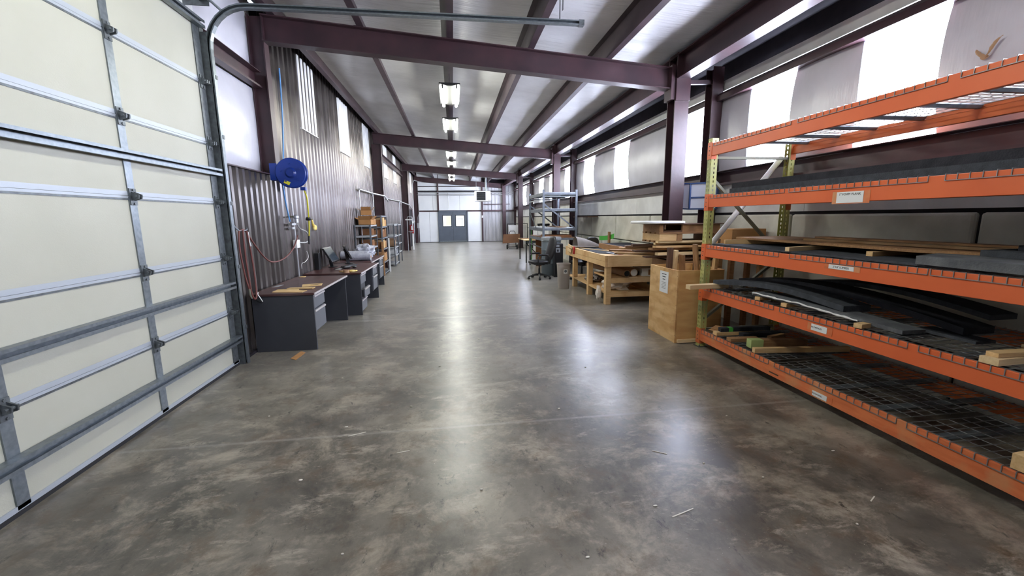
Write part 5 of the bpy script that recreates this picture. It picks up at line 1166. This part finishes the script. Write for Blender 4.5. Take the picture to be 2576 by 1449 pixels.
# small work table beside the rack
tb2 = thing('work_table', 'light topped table with thin steel legs beside the storage rack', 'table', (2.72, 15.7, 0))
MB().box(2.55, 3.3, 15.0, 16.6, .80, .83).build('top', 'pine2', tb2)
for x in (2.58, 3.24):
    for y in (15.05, 16.5): MB().box(x, x+.04, y, y+.04, 0, .80).build('leg', 'steelblack', tb2)
MB().bar((2.6, 15.03, .72), (2.95, 15.03, .35), .012, .03).build('brace', 'steelblack', tb2); MB().box(2.6, 3.22, 15.05, 15.08, .70, .80).build('apron', 'shelfsteel', tb2)
plank('table_board', .5, .2, .05, 'pine', (2.75, 15.2, .831), .2, label='pale board block lying on the light topped table', cat='wood')
plank('table_board', .7, .3, .02, 'oldwood', (2.32, 16.0, .831), .0, label='brown board overhanging the light topped table', cat='wood').location.x = 2.5
MB().box(2.70, 2.73, 14.66, 14.68, .0, 1.31).build('green_strap', 'greentape', label='vertical green strap hanging beside the grey storage rack', cat='strap')
for k, (y, x) in enumerate(((17.4, 3.95), (18.6, 3.98), (19.8, 3.96))):
    MB().box(x, x+.1, y, y+1.1, 0, 1.15).build('leaning_board', 'board', label='pale board leaning on the block wall, %s' % ('nearest the light topped table', 'middle of three', 'nearest the hand cart')[k], cat='board')

# ---------------------------------------------------------------- hand cart with a brown board
hc = thing('hand_cart', 'steel hand cart with two small wheels carrying a brown board', 'cart', (3.1, 21.9, 0))
for x in (2.78, 3.30):
    MB().cyl((x-.03, 21.95, .11), (x+.03, 21.95, .11), .11, n=20).build('wheel', 'rubber', hc, smooth=True)
MB().cyl((2.75, 21.95, .11), (3.33, 21.95, .11), .014, n=8).build('axle', 'steelblack', hc)
MB().tube([(2.86, 21.95, .11), (2.88, 21.93, .5), (2.9, 21.92, .86), (2.95, 21.92, .93), (3.15, 21.92, .93), (3.2, 21.92, .86), (3.22, 21.93, .5), (3.24, 21.95, .11)], .016, 8).build('handle_frame', 'steelblack', hc, smooth=True)
MB().box(2.82, 3.28, 21.7, 21.92, .05, .07).build('toe_plate', 'steelblack', hc)
MB().tube([(2.83, 21.72, .07), (2.83, 21.72, .28), (3.27, 21.72, .28), (3.27, 21.72, .07)], .014, 8).build('cross_frame', 'steelblack', hc)
slb = MB().add([(2.50, 21.66, .32), (3.40, 21.66, .34), (3.42, 21.66, .80), (2.56, 21.66, .78), (2.50, 21.69, .32), (3.40, 21.69, .34), (3.42, 21.69, .80), (2.56, 21.69, .78)], [(0, 1, 2, 3), (7, 6, 5, 4), (0, 4, 5, 1), (1, 5, 6, 2), (2, 6, 7, 3), (3, 7, 4, 0)])
slb.build('brown_board', 'tan', label='large brown hardboard sheet resting on the hand cart', cat='board')
wf = thing('white_board_frame', 'white panel in a black tube frame behind the cart column', 'frame', (3.4, 24.2, 0))
MB().box(3.15, 4.2, 24.2, 24.24, .12, 1.2).build('panel', 'board', wf); MB().tube([(3.1, 24.2, 0), (3.1, 24.2, 1.27), (4.25, 24.2, 1.27), (4.25, 24.2, 0)], .025, 8).build('tube_frame', 'steelblack', wf)

# ---------------------------------------------------------------- small debris on the floor
DB = [(-1.02, 2.62), (-.42, 3.6), (.12, 2.35), (1.62, 2.4), (.86, 3.35), (1.1, 2.05), (-.9, 3.3), (2.2, 3.0), (1.9, 2.2), (.6, 1.75), (-1.6, 3.6), (-.2, 4.6), (1.4, 4.3), (2.6, 2.4), (.3, 5.6), (-1.2, 4.4), (2.1, 1.75), (-.6, 1.95)]
for k, (x, y) in enumerate(DB):
    m = MB().blob((x, y, .004), (random.uniform(.006, .014), random.uniform(.004, .008), .004), .8, 6, 8); m.build('debris_chip', 'dust', label='tiny pale chip lying on the bare concrete', cat='debris', group='pale chips scattered on the concrete')
for k, (x, y, a, L_) in enumerate(((1.15, 1.95, .3, .16), (-.45, 2.85, .2, .09), (-.85, 3.15, .35, .13), (1.35, 2.6, -.6, .10), (2.35, 1.9, .5, .07))):
    MB().bar((x, y, .002), (x+L_*math.cos(a), y+L_*math.sin(a), .002), .006, .003).build('wood_splinter', 'dust', label='thin pale splinter lying on the bare concrete', cat='splinter', group='thin splinters on the concrete')
